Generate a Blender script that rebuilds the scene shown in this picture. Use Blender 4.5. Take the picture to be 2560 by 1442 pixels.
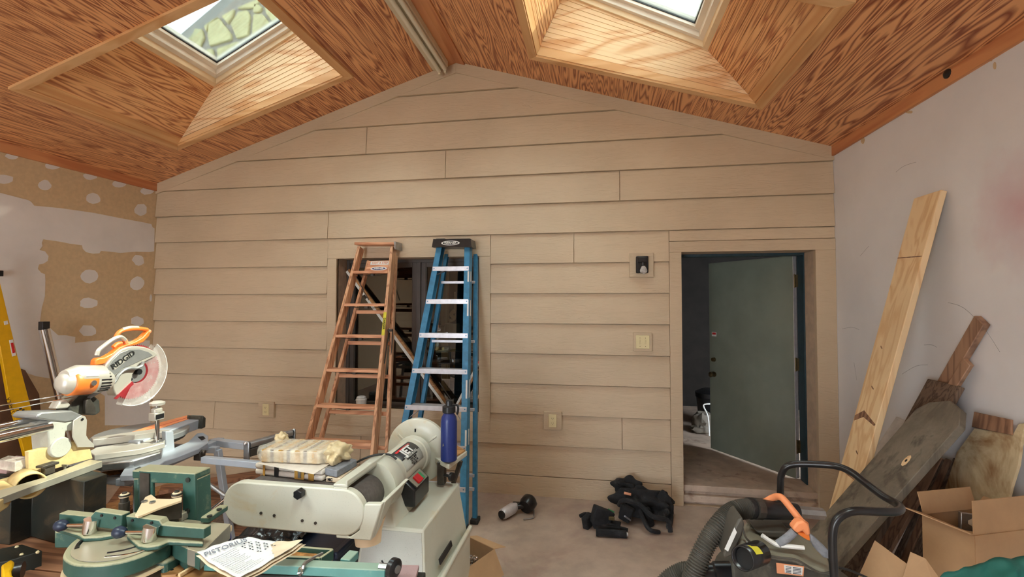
import bpy, bmesh, math, random
from mathutils import Vector as V, Matrix, noise as mnoise
S = bpy.context.scene
for o in list(bpy.data.objects): bpy.data.objects.remove(o)
random.seed(7)
R = math.radians
# ------------------------------------------------------------------ camera, sky, sun, exposure
FPX = 1188.0; CAMZ = 1.73; YAW = R(9.74); PIT = R(1.59)
cd = bpy.data.cameras.new('camera'); cam = bpy.data.objects.new('camera', cd); S.collection.objects.link(cam)
cam.location = (0, 0, CAMZ); cam.rotation_euler = (R(90) + PIT, 0, YAW)
cd.sensor_width = 36; cd.lens = FPX / 2560 * 36; cd.clip_start = .05; S.camera = cam
w = bpy.data.worlds.new('sky'); S.world = w; w.use_nodes = True
nt = w.node_tree; bg = nt.nodes['Background']
tc = nt.nodes.new('ShaderNodeTexCoord'); nz = nt.nodes.new('ShaderNodeTexNoise'); rp = nt.nodes.new('ShaderNodeValToRGB')
nz.inputs['Scale'].default_value = 2.5; nz.inputs['Detail'].default_value = 5
rp.color_ramp.elements[0].position = .35; rp.color_ramp.elements[0].color = (.62, .74, .88, 1)
rp.color_ramp.elements[1].position = .62; rp.color_ramp.elements[1].color = (.93, .95, .95, 1)
nt.links.new(tc.outputs['Generated'], nz.inputs['Vector']); nt.links.new(nz.outputs['Fac'], rp.inputs['Fac'])
nt.links.new(rp.outputs['Color'], bg.inputs['Color']); bg.inputs['Strength'].default_value = 5.0
sd = bpy.data.lights.new('sun', 'SUN'); sun = bpy.data.objects.new('sun', sd); S.collection.objects.link(sun)
sd.energy = 4.0; sd.angle = R(.8); sd.color = (1, .93, .82)
sun.rotation_euler = V((-2.7, -1.0, -2.6)).to_track_quat('-Z', 'Y').to_euler()
# added fill lamp at an assumed, unseen shop door behind the camera
ad = bpy.data.lights.new('door_fill', 'AREA'); al = bpy.data.objects.new('door_fill', ad); S.collection.objects.link(al)
ad.shape = 'RECTANGLE'; ad.size = 1.6; ad.size_y = 2.3; ad.energy = 18; ad.color = (.97, .98, 1)
al.location = (-2.1, -3.05, 1.3); al.rotation_euler = V((0, 1, .08)).to_track_quat('-Z', 'Y').to_euler()
def fill_lamp(n, loc, e, sx, sy, tilt):
    d = bpy.data.lights.new(n, 'AREA'); o = bpy.data.objects.new(n, d); S.collection.objects.link(o)
    d.shape = 'RECTANGLE'; d.size = sx; d.size_y = sy; d.energy = e; d.color = (.97, .99, 1)
    o.location = loc; o.rotation_euler = (0, tilt, 0)
fill_lamp('skylight_fill', (-2.83, .3, 4.16), 42, .9, 1.05, R(-26.5))   # added fill over an assumed second pair of skylights out of view
fill_lamp('skylight_fill', (.30, .3, 4.12), 42, .9, 1.05, R(26.5))
vs = S.view_settings; vs.view_transform = 'Standard'; vs.look = 'None'; vs.gamma = 1; vs.exposure = 1.3; vs.use_curve_mapping = False
# ------------------------------------------------------------------ measuring helpers: photo pixel -> point on a real plane
_f = V((-math.sin(YAW) * math.cos(PIT), math.cos(YAW) * math.cos(PIT), math.sin(PIT)))
_r = V((math.cos(YAW), math.sin(YAW), 0)); _u = _r.cross(_f); C0 = V((0, 0, CAMZ))
def pn(px, py, n, d):
    D = _f + (px - 1280) / FPX * _r - (py - 721) / FPX * _u; n = V(n)
    return C0 + D * ((d - n.dot(C0)) / n.dot(D))
def PX(px, py, x): return pn(px, py, (1, 0, 0), x)
def PY(px, py, y): return pn(px, py, (0, 1, 0), y)
def PZ(px, py, z): return pn(px, py, (0, 0, 1), z)
# ------------------------------------------------------------------ object helpers
COL = S.collection
def thing(name, label=None, cat=None, loc=(0, 0, 0), group=None, rz=0, kind=None):
    o = bpy.data.objects.new(name, None); COL.objects.link(o); o.location = loc; o.rotation_euler.z = rz
    o.empty_display_size = .05
    if label: o['label'] = label
    if cat: o['category'] = cat
    if group: o['group'] = group
    if kind: o['kind'] = kind
    return o
def tag(o, label, cat, group=None, kind=None):
    o['label'] = label; o['category'] = cat
    if group: o['group'] = group
    if kind: o['kind'] = kind
    return o
class B:
    """collects shapes of one part (world coordinates, or those of frame F)"""
    def __init__(s, F=None): s.b = bmesh.new(); s.F = F
    def T(s, p):
        p = V(p); return s.F @ p if s.F is not None else p
    def _vs(s, pts): return [s.b.verts.new(s.T(p)) for p in pts]
    def face(s, pts):
        try: s.b.faces.new(s._vs(pts))
        except ValueError: pass
        return s
    def box(s, a, b_):
        x0, y0, z0 = a; x1, y1, z1 = b_
        v = s._vs([(x0, y0, z0), (x1, y0, z0), (x1, y1, z0), (x0, y1, z0), (x0, y0, z1), (x1, y0, z1), (x1, y1, z1), (x0, y1, z1)])
        for q in ((3, 2, 1, 0), (4, 5, 6, 7), (0, 1, 5, 4), (1, 2, 6, 5), (2, 3, 7, 6), (3, 0, 4, 7)): s.b.faces.new([v[i] for i in q])
        return s
    def hexa(s, bot, top):
        n = len(bot); v = s._vs(bot); u = s._vs(top)
        s.b.faces.new(v[::-1]); s.b.faces.new(u)
        for i in range(n): s.b.faces.new([v[i], v[(i + 1) % n], u[(i + 1) % n], u[i]])
        return s
    def prism(s, pts, vec):
        vec = V(vec); return s.hexa([V(p) for p in pts], [V(p) + vec for p in pts])
    def beam(s, p0, p1, w, h, up=(0, 0, 1)):
        p0 = V(p0); p1 = V(p1); d = (p1 - p0).normalized(); up = V(up)
        sd_ = d.cross(up)
        if sd_.length < 1e-4: sd_ = d.cross(V((0, 1, 0)))
        sd_.normalize(); uu = sd_.cross(d)
        q = lambda p: [p + sd_ * w / 2 * i + uu * h / 2 * j for i, j in ((-1, -1), (1, -1), (1, 1), (-1, 1))]
        return s.hexa(q(p0), q(p1))
    def cyl(s, p0, p1, r0, r1=None, n=20, cap=True):
        return s.lathe([(0, r0), (1, r0 if r1 is None else r1)], p0, p1, n, cap)
    def lathe(s, prof, p0, p1, n=24, cap=True):
        """profile of (t along p0-p1, radius)"""
        p0 = V(p0); p1 = V(p1); d = (p1 - p0); dn = d.normalized()
        a = dn.cross(V((0, 0, 1)))
        if a.length < 1e-3: a = V((1, 0, 0))
        a.normalize(); c = dn.cross(a)
        rings = []
        for t, r in prof:
            rings.append([s.b.verts.new(s.T(p0 + d * t + (a * math.cos(2 * math.pi * k / n) + c * math.sin(2 * math.pi * k / n)) * max(r, 1e-4))) for k in range(n)])
        for i in range(len(rings) - 1):
            for k in range(n):
                s.b.faces.new([rings[i][k], rings[i][(k + 1) % n], rings[i + 1][(k + 1) % n], rings[i + 1][k]])
        if cap:
            s.b.faces.new(rings[0][::-1]); s.b.faces.new(rings[-1])
        return s
    def tube(s, pts, r, n=10, sm=0, rf=None):
        P = [V(p) for p in pts]
        if sm:
            Q = []
            for i in range(len(P) - 1):
                a = P[max(i - 1, 0)]; b_ = P[i]; c = P[i + 1]; d = P[min(i + 2, len(P) - 1)]
                for k in range(sm):
                    t = k / sm
                    Q.append(.5 * ((2 * b_) + (c - a) * t + (2 * a - 5 * b_ + 4 * c - d) * t * t + (3 * b_ - a - 3 * c + d) * t ** 3))
            Q.append(P[-1]); P = Q
        rings = []; prev = None
        for i, p in enumerate(P):
            d = (P[min(i + 1, len(P) - 1)] - P[max(i - 1, 0)]).normalized()
            if prev is None:
                a = d.cross(V((0, 0, 1)));
                if a.length < .01: a = V((1, 0, 0))
            else: a = prev - d * prev.dot(d)
            a.normalize(); prev = a; c = d.cross(a)
            rr = rf(i / (len(P) - 1)) if rf else (r[i] if isinstance(r, (list, tuple)) else r)
            rings.append([s.b.verts.new(s.T(p + (a * math.cos(2 * math.pi * k / n) + c * math.sin(2 * math.pi * k / n)) * rr)) for k in range(n)])
        for i in range(len(rings) - 1):
            for k in range(n): s.b.faces.new([rings[i][k], rings[i][(k + 1) % n], rings[i + 1][(k + 1) % n], rings[i + 1][k]])
        s.b.faces.new(rings[0][::-1]); s.b.faces.new(rings[-1]); return s
    def grid(s, fn, nu, nv):
        g = [[s.b.verts.new(s.T(fn(i / nu, j / nv))) for j in range(nv + 1)] for i in range(nu + 1)]
        for i in range(nu):
            for j in range(nv): s.b.faces.new([g[i][j], g[i + 1][j], g[i + 1][j + 1], g[i][j + 1]])
        return s
    def sphere(s, c, r, sc=(1, 1, 1), n=16):
        c = V(c); prof = []
        m = n // 2; rings = []
        for i in range(1, m):
            th = math.pi * i / m
            rings.append([s.b.verts.new(s.T(c + V((math.sin(th) * math.cos(2 * math.pi * k / n) * sc[0], math.sin(th) * math.sin(2 * math.pi * k / n) * sc[1], math.cos(th) * sc[2])) * r)) for k in range(n)])
        t = s.b.verts.new(s.T(c + V((0, 0, r * sc[2])))); b_ = s.b.verts.new(s.T(c - V((0, 0, r * sc[2]))))
        for k in range(n):
            s.b.faces.new([t, rings[0][k], rings[0][(k + 1) % n]]); s.b.faces.new([b_, rings[-1][(k + 1) % n], rings[-1][k]])
            for i in range(len(rings) - 1): s.b.faces.new([rings[i][k], rings[i + 1][k], rings[i + 1][(k + 1) % n], rings[i][(k + 1) % n]])
        return s
def obj(name, B_, mat, par=None, bev=0, smooth=None, solid=0, kind=None, seg=2, sub=0, label=None):
    b = B_.b
    bmesh.ops.recalc_face_normals(b, faces=b.faces[:])
    me = bpy.data.meshes.new(name); b.to_mesh(me); b.free()
    me.materials.append(mat)
    o = bpy.data.objects.new(name, me); COL.objects.link(o)
    if par is not None:
        o.parent = par
        root = par; M = Matrix.Identity(4)
        chain = []
        while root is not None: chain.append(root); root = root.parent
        for c in reversed(chain): M = M @ Matrix.Translation(c.location) @ c.rotation_euler.to_matrix().to_4x4()
        me.transform(M.inverted())
    else:                                           # a thing of one mesh: origin at its own base
        n = len(me.vertices); c = sum((v.co for v in me.vertices), V()) / n; c.z = min(v.co.z for v in me.vertices)
        me.transform(Matrix.Translation(-c)); o.location = c
    if solid:
        m = o.modifiers.new('thick', 'SOLIDIFY'); m.thickness = solid; m.offset = 0
    if bev:
        m = o.modifiers.new('bevel', 'BEVEL'); m.width = bev; m.segments = seg; m.limit_method = 'ANGLE'; m.angle_limit = R(40)
    if sub:
        m = o.modifiers.new('sub', 'SUBSURF'); m.levels = sub; m.render_levels = sub
    if smooth is None: smooth = False
    if smooth or bev:
        for p in me.polygons: p.use_smooth = True
        try: me.set_sharp_from_angle(angle=R(38))
        except Exception: pass
        if smooth == 'all':
            for p in me.polygons: p.use_smooth = True
    if kind: o['kind'] = kind
    if label: o['label'] = label
    return o
def text(par, s_, origin, xdir, ydir, size, mat, name='lettering', ext=.0006, shear=0, bold=0, sx=1.0):
    c = bpy.data.curves.new(name, 'FONT'); c.body = s_; c.size = size; c.extrude = ext; c.align_x = 'CENTER'; c.align_y = 'CENTER'; c.shear = shear
    c.offset = bold; c.resolution_u = 3
    t = bpy.data.objects.new('t', c); COL.objects.link(t); bpy.context.view_layer.update()
    dg = bpy.context.evaluated_depsgraph_get(); me = bpy.data.meshes.new_from_object(t.evaluated_get(dg))
    bpy.data.objects.remove(t)
    x = V(xdir).normalized(); z = x.cross(V(ydir)).normalized(); y = z.cross(x)
    M = Matrix(((x.x * sx, y.x, z.x, origin[0]), (x.y * sx, y.y, z.y, origin[1]), (x.z * sx, y.z, z.z, origin[2]), (0, 0, 0, 1)))
    me.transform(M)
    b = B(); b.b.from_mesh(me); return obj(name, b, mat, par)
def frame(o, x, y=None, z=(0, 0, 1)):
    x = V(x).normalized(); z = V(z)
    y = z.cross(x).normalized() if y is None else V(y).normalized(); z = x.cross(y).normalized()
    return Matrix(((x.x, y.x, z.x, o[0]), (x.y, y.y, z.y, o[1]), (x.z, y.z, z.z, o[2]), (0, 0, 0, 1)))
# ------------------------------------------------------------------ materials
def sr(r, g, b):
    f = lambda c: (c / 255 / 12.92) if c / 255 <= .04045 else ((c / 255 + .055) / 1.055) ** 2.4
    return (f(r), f(g), f(b), 1)
def mixc(N, L, a, b, fac, mode='MIX'):
    m = N.new('ShaderNodeMix'); m.data_type = 'RGBA'; m.blend_type = mode
    for s_, v in ((6, a), (7, b)):
        if hasattr(v, 'links') or hasattr(v, 'is_linked'): L.new(v, m.inputs[s_])
        else: m.inputs[s_].default_value = v
    if isinstance(fac, (int, float)): m.inputs[0].default_value = fac
    else: L.new(fac, m.inputs[0])
    return m.outputs[2]
def ramp(N, L, src, stops):
    r = N.new('ShaderNodeValToRGB'); e = r.color_ramp.elements
    while len(e) < len(stops): e.new(.5)
    for k, (p, c) in enumerate(stops):
        e[k].position = p; e[k].color = c if len(c) == 4 else (*c, 1)
    L.new(src, r.inputs['Fac']); return r.outputs['Color']
def tnoise(N, L, vec, scale, detail=4, rough=.55, dist=0):
    n = N.new('ShaderNodeTexNoise'); n.inputs['Scale'].default_value = scale; n.inputs['Detail'].default_value = detail
    n.inputs['Roughness'].default_value = rough; n.inputs['Distortion'].default_value = dist
    L.new(vec, n.inputs['Vector']); return n.outputs['Fac']
def mapping(N, L, sc, loc=(0, 0, 0), rot=(0, 0, 0)):
    t = N.new('ShaderNodeTexCoord'); m = N.new('ShaderNodeMapping'); m.inputs['Scale'].default_value = sc
    m.inputs['Location'].default_value = loc; m.inputs['Rotation'].default_value = rot
    L.new(t.outputs['Object'], m.inputs['Vector']); return m.outputs['Vector']
G4 = lambda v: (v, v, v, 1)
def pm(name, col, rough=.5, metal=0, var=.12, vs_=6, bump=.0, bs=80, dust=0, dcol=sr(222, 200, 160), stain=None, sts=2.5, stt=(.5, .7), spec=.5, coat=0, speck=0):
    m = bpy.data.materials.new(name); m.use_nodes = True; N = m.node_tree.nodes; L = m.node_tree.links
    p = N['Principled BSDF']; p.inputs['Roughness'].default_value = rough; p.inputs['Metallic'].default_value = metal
    p.inputs['Specular IOR Level'].default_value = spec
    if coat: p.inputs['Coat Weight'].default_value = coat
    vec = mapping(N, L, (1, 1, 1))
    n1 = tnoise(N, L, vec, vs_, 6)
    dark = tuple(c * (1 - var) for c in col[:3]) + (1,); lite = tuple(min(1, c * (1 + var)) for c in col[:3]) + (1,)
    c = ramp(N, L, n1, [(.35, dark), (.65, lite)])
    if stain:
        n2 = tnoise(N, L, vec, sts, 5, .65, .6); f = ramp(N, L, n2, [(stt[0], G4(0)), (stt[1], G4(1))]); c = mixc(N, L, c, stain, f)
    if speck:
        n3 = tnoise(N, L, vec, 220, 2); f = ramp(N, L, n3, [(.64, G4(0)), (.7, G4(speck))]); c = mixc(N, L, c, lite if col[0] < .3 else (.1, .07, .04, 1), f)
    if dust:
        g = N.new('ShaderNodeNewGeometry'); sx = N.new('ShaderNodeSeparateXYZ'); L.new(g.outputs['Normal'], sx.inputs[0])
        n4 = tnoise(N, L, vec, 18, 5, .7)
        mu = N.new('ShaderNodeMath'); mu.operation = 'MULTIPLY_ADD'; L.new(sx.outputs['Z'], mu.inputs[0]); mu.inputs[1].default_value = .75
        L.new(n4, mu.inputs[2])
        f = ramp(N, L, mu.outputs[0], [(.75, G4(0)), (1.15, G4(dust))]) if 0 else ramp(N, L, mu.outputs[0], [(.62, G4(0)), (1.0, G4(dust))])
        c = mixc(N, L, c, dcol, f)
    L.new(c, p.inputs['Base Color'])
    if bump:
        nb = tnoise(N, L, vec, bs, 4); bp = N.new('ShaderNodeBump'); bp.inputs['Strength'].default_value = bump; bp.inputs['Distance'].default_value = .01
        L.new(nb, bp.inputs['Height']); L.new(bp.outputs['Normal'], p.inputs['Normal'])
    return m
def wood(name, light, dark, along='y', freq=9, across=3.2, run=.35, sharp=(.28, .62), rough=.5, streak=.35, bump=.1, knots=0, weather=None, seed=0, fine=160):
    """flame / straight grain: contour bands of a stretched noise field, running along one axis"""
    m = bpy.data.materials.new(name); m.use_nodes = True; N = m.node_tree.nodes; L = m.node_tree.links
    p = N['Principled BSDF']; p.inputs['Roughness'].default_value = rough
    A = {'x': (run, across, across), 'y': (across, run, across), 'z': (across, across, run)}[along]
    vec = mapping(N, L, A, (seed, seed * .7, seed * .3))
    nA = tnoise(N, L, vec, 1.0, 3, .5, .35)
    mu = N.new('ShaderNodeMath'); mu.operation = 'MULTIPLY'; L.new(nA, mu.inputs[0]); mu.inputs[1].default_value = freq
    pp = N.new('ShaderNodeMath'); pp.operation = 'PINGPONG'; L.new(mu.outputs[0], pp.inputs[0]); pp.inputs[1].default_value = .5
    m2 = N.new('ShaderNodeMath'); m2.operation = 'MULTIPLY'; L.new(pp.outputs[0], m2.inputs[0]); m2.inputs[1].default_value = 2
    A2 = {'x': (4, fine, fine), 'y': (fine, 4, fine), 'z': (fine, fine, 4)}[along]
    v2 = mapping(N, L, A2); nf = tnoise(N, L, v2, 1.0, 4, .6)
    ad_ = N.new('ShaderNodeMath'); ad_.operation = 'MULTIPLY_ADD'; L.new(nf, ad_.inputs[0]); ad_.inputs[1].default_value = streak; L.new(m2.outputs[0], ad_.inputs[2])
    h = streak * .5
    c = ramp(N, L, ad_.outputs[0], [(sharp[0] + h, dark), (sharp[1] + h, light)])
    vb = mapping(N, L, (1, 1, 1), (seed, 0, 0)); nb = tnoise(N, L, vb, 1.6, 3)
    c = mixc(N, L, c, tuple(x * .72 for x in light[:3]) + (1,), ramp(N, L, nb, [(.5, G4(0)), (.72, G4(.45))]))
    if weather:
        nw = tnoise(N, L, vb, 5, 6, .7, .5); c = mixc(N, L, c, weather, ramp(N, L, nw, [(.42, G4(0)), (.62, G4(.8))]))
    L.new(c, p.inputs['Base Color'])
    bp = N.new('ShaderNodeBump'); bp.inputs['Strength'].default_value = bump; bp.inputs['Distance'].default_value = .005
    L.new(ad_.outputs[0], bp.inputs['Height']); L.new(bp.outputs['Normal'], p.inputs['Normal'])
    return m
def siding_mat(name, col, rough=.62):
    m = bpy.data.materials.new(name); m.use_nodes = True; N = m.node_tree.nodes; L = m.node_tree.links
    p = N['Principled BSDF']; p.inputs['Roughness'].default_value = rough
    vec = mapping(N, L, (1, 1, 1)); n1 = tnoise(N, L, vec, 1.2, 4)
    d = tuple(c * .9 for c in col[:3]) + (1,); l = tuple(min(1, c * 1.06) for c in col[:3]) + (1,)
    L.new(ramp(N, L, n1, [(.3, d), (.7, l)]), p.inputs['Base Color'])
    v2 = mapping(N, L, (2.2, 26, 26)); nA = tnoise(N, L, v2, 1, 3, .5, .8)
    mu = N.new('ShaderNodeMath'); mu.operation = 'MULTIPLY'; L.new(nA, mu.inputs[0]); mu.inputs[1].default_value = 7
    pp = N.new('ShaderNodeMath'); pp.operation = 'PINGPONG'; L.new(mu.outputs[0], pp.inputs[0]); pp.inputs[1].default_value = .5
    g = ramp(N, L, pp.outputs[0], [(.0, G4(0)), (.22, G4(1))])
    bp = N.new('ShaderNodeBump'); bp.inputs['Strength'].default_value = .35; bp.inputs['Distance'].default_value = .004
    L.new(g, bp.inputs['Height']); L.new(bp.outputs['Normal'], p.inputs['Normal'])
    return m
def glassy(name, tint=(.95, .98, .97), gl=.05, rough=.01):
    m = bpy.data.materials.new(name); m.use_nodes = True; N = m.node_tree.nodes; L = m.node_tree.links
    N.remove(N['Principled BSDF']); out = N['Material Output']
    t = N.new('ShaderNodeBsdfTransparent'); t.inputs[0].default_value = (*tint, 1)
    g = N.new('ShaderNodeBsdfGlossy'); g.inputs['Roughness'].default_value = rough; g.inputs[0].default_value = (1, 1, 1, 1)
    f = N.new('ShaderNodeFresnel'); f.inputs[0].default_value = 1.5
    mu = N.new('ShaderNodeMath'); mu.operation = 'MULTIPLY_ADD'; L.new(f.outputs[0], mu.inputs[0]); mu.inputs[1].default_value = .9; mu.inputs[2].default_value = gl; mu.use_clamp = True
    x = N.new('ShaderNodeMixShader'); L.new(mu.outputs[0], x.inputs[0]); L.new(t.outputs[0], x.inputs[1]); L.new(g.outputs[0], x.inputs[2]); L.new(x.outputs[0], out.inputs[0])
    return m
def mixtrans(name, col, alpha, rough=.15):
    m = bpy.data.materials.new(name); m.use_nodes = True; p = m.node_tree.nodes['Principled BSDF']
    N = m.node_tree.nodes; L = m.node_tree.links
    vec = mapping(N, L, (1, 1, 1)); n1 = tnoise(N, L, vec, 30, 4); f = ramp(N, L, n1, [(.3, G4(alpha * .7)), (.7, G4(min(1, alpha * 1.3)))])
    L.new(f, p.inputs['Alpha']); p.inputs['Base Color'].default_value = col; p.inputs['Roughness'].default_value = rough
    return m
def add_smudge(m, c, r, col, fac):
    N = m.node_tree.nodes; L = m.node_tree.links; p = N['Principled BSDF']; src = p.inputs['Base Color'].links[0].from_socket
    g = N.new('ShaderNodeNewGeometry'); d = N.new('ShaderNodeVectorMath'); d.operation = 'DISTANCE'; L.new(g.outputs['Position'], d.inputs[0]); d.inputs[1].default_value = c
    n = tnoise(N, L, g.outputs['Position'], 6, 4); a = N.new('ShaderNodeMath'); a.operation = 'MULTIPLY_ADD'; L.new(n, a.inputs[0]); a.inputs[1].default_value = r; L.new(d.outputs['Value'], a.inputs[2])
    f = ramp(N, L, a.outputs[0], [(r * .5, G4(fac)), (r * 1.6, G4(0))]); L.new(mixc(N, L, src, col, f), p.inputs['Base Color'])
M = {}
M['siding'] = siding_mat('painted_fibre_cement', sr(208, 187, 158))
M['trimtan'] = siding_mat('painted_trim', sr(205, 184, 155))
M['jambtan'] = pm('painted_jamb', sr(200, 176, 152), .6, var=.12, vs_=14, bump=.15)
M['drywall'] = pm('drywall_paper', sr(208, 183, 147), .85, var=.06, vs_=30, bump=.05, bs=200)
M['mud'] = pm('joint_compound', sr(226, 222, 220), .8, var=.05, vs_=3, bump=.05, bs=60)
M['white'] = pm('primed_wall', sr(226, 225, 227), .75, var=.05, vs_=1.5, bump=.05, bs=50)
M['concrete'] = pm('stained_concrete', sr(178, 158, 142), .6, var=.14, vs_=5, stain=sr(152, 122, 112), sts=1.6, stt=(.5, .8), bump=.12, bs=30, speck=.25)
M['drive'] = pm('driveway', sr(170, 165, 155), .8, var=.1, vs_=2)
M['ply'] = wood('fir_plywood', sr(236, 172, 118), sr(146, 78, 46), 'y', 27, 5.5, .32, (.05, .72), .42, .35, .08, fine=110)
M['ply2'] = wood('fir_plywood_light', sr(240, 184, 128), sr(172, 104, 64), 'y', 22, 5.5, .35, (.05, .7), .42, .3, .08, seed=3)
M['ply2x'] = wood('fir_plywood_light_cross', sr(246, 212, 168), sr(222, 168, 118), 'x', 6, 4, .6, (.0, .5), .4, .2, .05, seed=5)
M['pine'] = wood('clear_pine', sr(226, 176, 122), sr(210, 152, 98), 'y', 5, 5, .4, (.1, .7), .45, .3, .05)
M['pinedk'] = wood('stained_pine', sr(218, 152, 102), sr(196, 124, 80), 'y', 5, 5, .4, (.1, .7), .5, .3, .05)
M['pinex'] = wood('clear_pine_cross', sr(232, 186, 134), sr(216, 162, 108), 'x', 5, 5, .4, (.1, .7), .45, .3, .05)
M['creamwood'] = pm('cream_painted_wood', sr(235, 208, 170), .45, var=.05)
M['skyframe'] = pm('skylight_frame', sr(238, 228, 214), .35, var=.03)
M['glass'] = glassy('window_glass', (.84, .90, .87), .02)
M['dglass'] = glassy('dark_window_glass', (.55, .56, .54), .03)
M['bronze'] = pm('dark_bronze_frame', sr(72, 62, 54), .5, var=.15)
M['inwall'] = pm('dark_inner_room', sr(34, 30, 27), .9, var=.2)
M['door'] = pm('grey_green_steel_door', sr(122, 128, 115), .5, var=.08, vs_=4)
M['teal'] = pm('dark_teal_frame', sr(38, 62, 72), .5, var=.15, vs_=20)
M['brass'] = pm('aged_brass', sr(96, 82, 54), .4, .7, var=.2, vs_=40)
M['chrome'] = pm('chrome', sr(225, 226, 228), .12, 1, var=.03)
M['steel'] = pm('steel', sr(165, 165, 165), .35, .9, var=.12, vs_=25)
M['dsteel'] = pm('dark_steel', sr(80, 74, 68), .5, .6, var=.2, vs_=30)
M['alu'] = pm('brushed_aluminium', sr(214, 212, 216), .35, .35, var=.08, vs_=30)
M['castalu'] = pm('cast_aluminium', sr(150, 150, 150), .42, .5, var=.08, vs_=12)
M['silverpaint'] = pm('silver_grey_paint', sr(172, 177, 186), .4, .15, var=.05)
M['black'] = pm('black_plastic', sr(28, 28, 30), .3, var=.3, vs_=20)
M['blackd'] = pm('dusty_black_plastic', sr(58, 57, 52), .55, var=.3, vs_=12, dust=.75, dcol=sr(156, 152, 134), bump=.08, stain=sr(92, 90, 78), sts=9, stt=(.5, .7))
M['rubber'] = pm('black_rubber', sr(38, 37, 36), .6, var=.2, vs_=30)
M['cloth'] = pm('black_cloth', sr(30, 30, 32), .95, var=.4, vs_=14, stain=sr(78, 76, 74), sts=9, stt=(.55, .8), bump=.5, bs=60)
M['ivory'] = pm('ivory_plastic', sr(228, 214, 168), .35, var=.03)
M['cream'] = pm('cream_enamel', sr(208, 206, 190), .38, var=.04, vs_=3, stain=sr(205, 180, 130), sts=4, stt=(.6, .85), coat=.2, speck=.12)
M['greyfront'] = pm('grey_cream_enamel', sr(186, 186, 176), .45, var=.06, speck=.3)
M['green'] = pm('green_enamel', sr(46, 84, 75), .5, var=.18, vs_=9, dust=.5, dcol=sr(216, 202, 160), bump=.04)
M['greenl'] = pm('pale_green_enamel', sr(92, 148, 142), .45, var=.1, vs_=9, dust=.25, bump=.04)
M['bed'] = pm('dusty_machined_iron', sr(150, 146, 134), .4, .3, var=.15, vs_=8, dust=.5, dcol=sr(206, 192, 156))
M['dgreen'] = pm('dark_machine_paint', sr(34, 37, 32), .55, var=.25, vs_=5, stain=sr(92, 76, 54), sts=5, stt=(.55, .8))
M['fence'] = pm('dusty_cast_fence', sr(206, 180, 126), .6, var=.15, vs_=18, bump=.1)
M['orange'] = pm('orange_plastic', sr(240, 128, 52), .4, var=.08, vs_=10)
M['orangel'] = pm('pale_orange_plastic', sr(240, 150, 100), .5, var=.1, vs_=10)  # paler version of the orange
M['saww'] = pm('silver_saw_casting', sr(196, 190, 180), .35, .35, var=.06)
M['red'] = pm('red_saw_blade', sr(168, 52, 60), .3, .3, var=.2, vs_=8)
M['redp'] = pm('red_plastic', sr(200, 34, 36), .4)
M['grn'] = pm('green_button', sr(60, 140, 90), .4)
M['clear'] = mixtrans('clear_guard', (.85, .80, .78, 1), .26)
M['ladw'] = wood('ladder_wood', sr(222, 172, 132), sr(174, 120, 86), 'z', 5, 16, 1.2, (.05, .6), .5, .5, .06, fine=120)
M['ladx'] = wood('ladder_wood_tread', sr(232, 174, 134), sr(192, 128, 92), 'x', 5, 16, 1.2, (.05, .6), .5, .5, .06, fine=120)
M['blue'] = pm('blue_fibreglass', sr(62, 132, 172), .45, var=.16, vs_=24, speck=.5)
M['navy'] = pm('navy_enamel', sr(32, 48, 112), .35, var=.06)
M['navyp'] = pm('navy_plastic', sr(28, 40, 62), .4, var=.1)
M['yellow'] = pm('yellow_level', sr(226, 172, 10), .4, var=.06, vs_=20)
M['cardb'] = pm('cardboard', sr(186, 150, 112), .85, var=.08, vs_=7, bump=.04, bs=120)
M['cardd'] = pm('cardboard_dark', sr(148, 112, 76), .9, var=.1, vs_=7)
M['paper'] = pm('aged_paper', sr(226, 226, 226), .85, var=.03)
M['papert'] = pm('browned_paper', sr(222, 202, 174), .85, var=.08, vs_=14)
M['ink'] = pm('printing_ink', sr(70, 76, 86), .8)
M['inkg'] = pm('grey_printing_ink', sr(122, 126, 136), .8)
M['inkb'] = pm('black_ink', sr(24, 24, 24), .8)
M['lbl'] = pm('white_label', sr(226, 226, 222), .5)
M['lblb'] = pm('black_label', sr(34, 34, 36), .4)
M['lbly'] = pm('yellow_label', sr(214, 204, 60), .5)
M['lblo'] = pm('orange_label', sr(222, 150, 110), .5)
M['tape'] = pm('amber_tape', sr(196, 152, 74), .3, var=.15, vs_=30)
M['tapeb'] = pm('black_tape', sr(30, 30, 32), .3)
M['tapel'] = pm('brown_grey_tape', sr(120, 104, 96), .35, var=.25, vs_=40)
M['wrapw'] = pm('white_wrap', sr(214, 204, 192), .5, var=.1, vs_=18, bump=.3, bs=18)
M['wrap'] = pm('cloudy_wrap', sr(204, 184, 144), .35, var=.14, vs_=16, bump=.7, bs=16)
M['clearw'] = mixtrans('clear_wrap', (.9, .84, .72, 1), .38, .25)
M['abr'] = pm('abrasive_belt', sr(96, 88, 84), .9, var=.12, vs_=60, bump=.3, bs=300)
M['stone'] = pm('grey_abrasive_block', sr(128, 130, 136), .8, var=.14, vs_=60, bump=.2, bs=200)
M['pinel'] = wood('new_pine_board', sr(242, 214, 170), sr(226, 188, 140), 'z', 6, 7, .5, (.1, .7), .55, .3, .05)
M['whitew'] = pm('whitewashed_wood', sr(196, 188, 180), .85, var=.12, vs_=14)
M['redw'] = wood('redwood', sr(172, 136, 110), sr(134, 102, 82), 'z', 6, 9, .5, (.1, .7), .6, .4, .05)
M['greyw'] = wood('weathered_wood', sr(130, 122, 108), sr(88, 82, 72), 'z', 3, 9, .8, (.05, .7), .85, .9, .25, weather=sr(104, 98, 86), fine=70)
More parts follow.
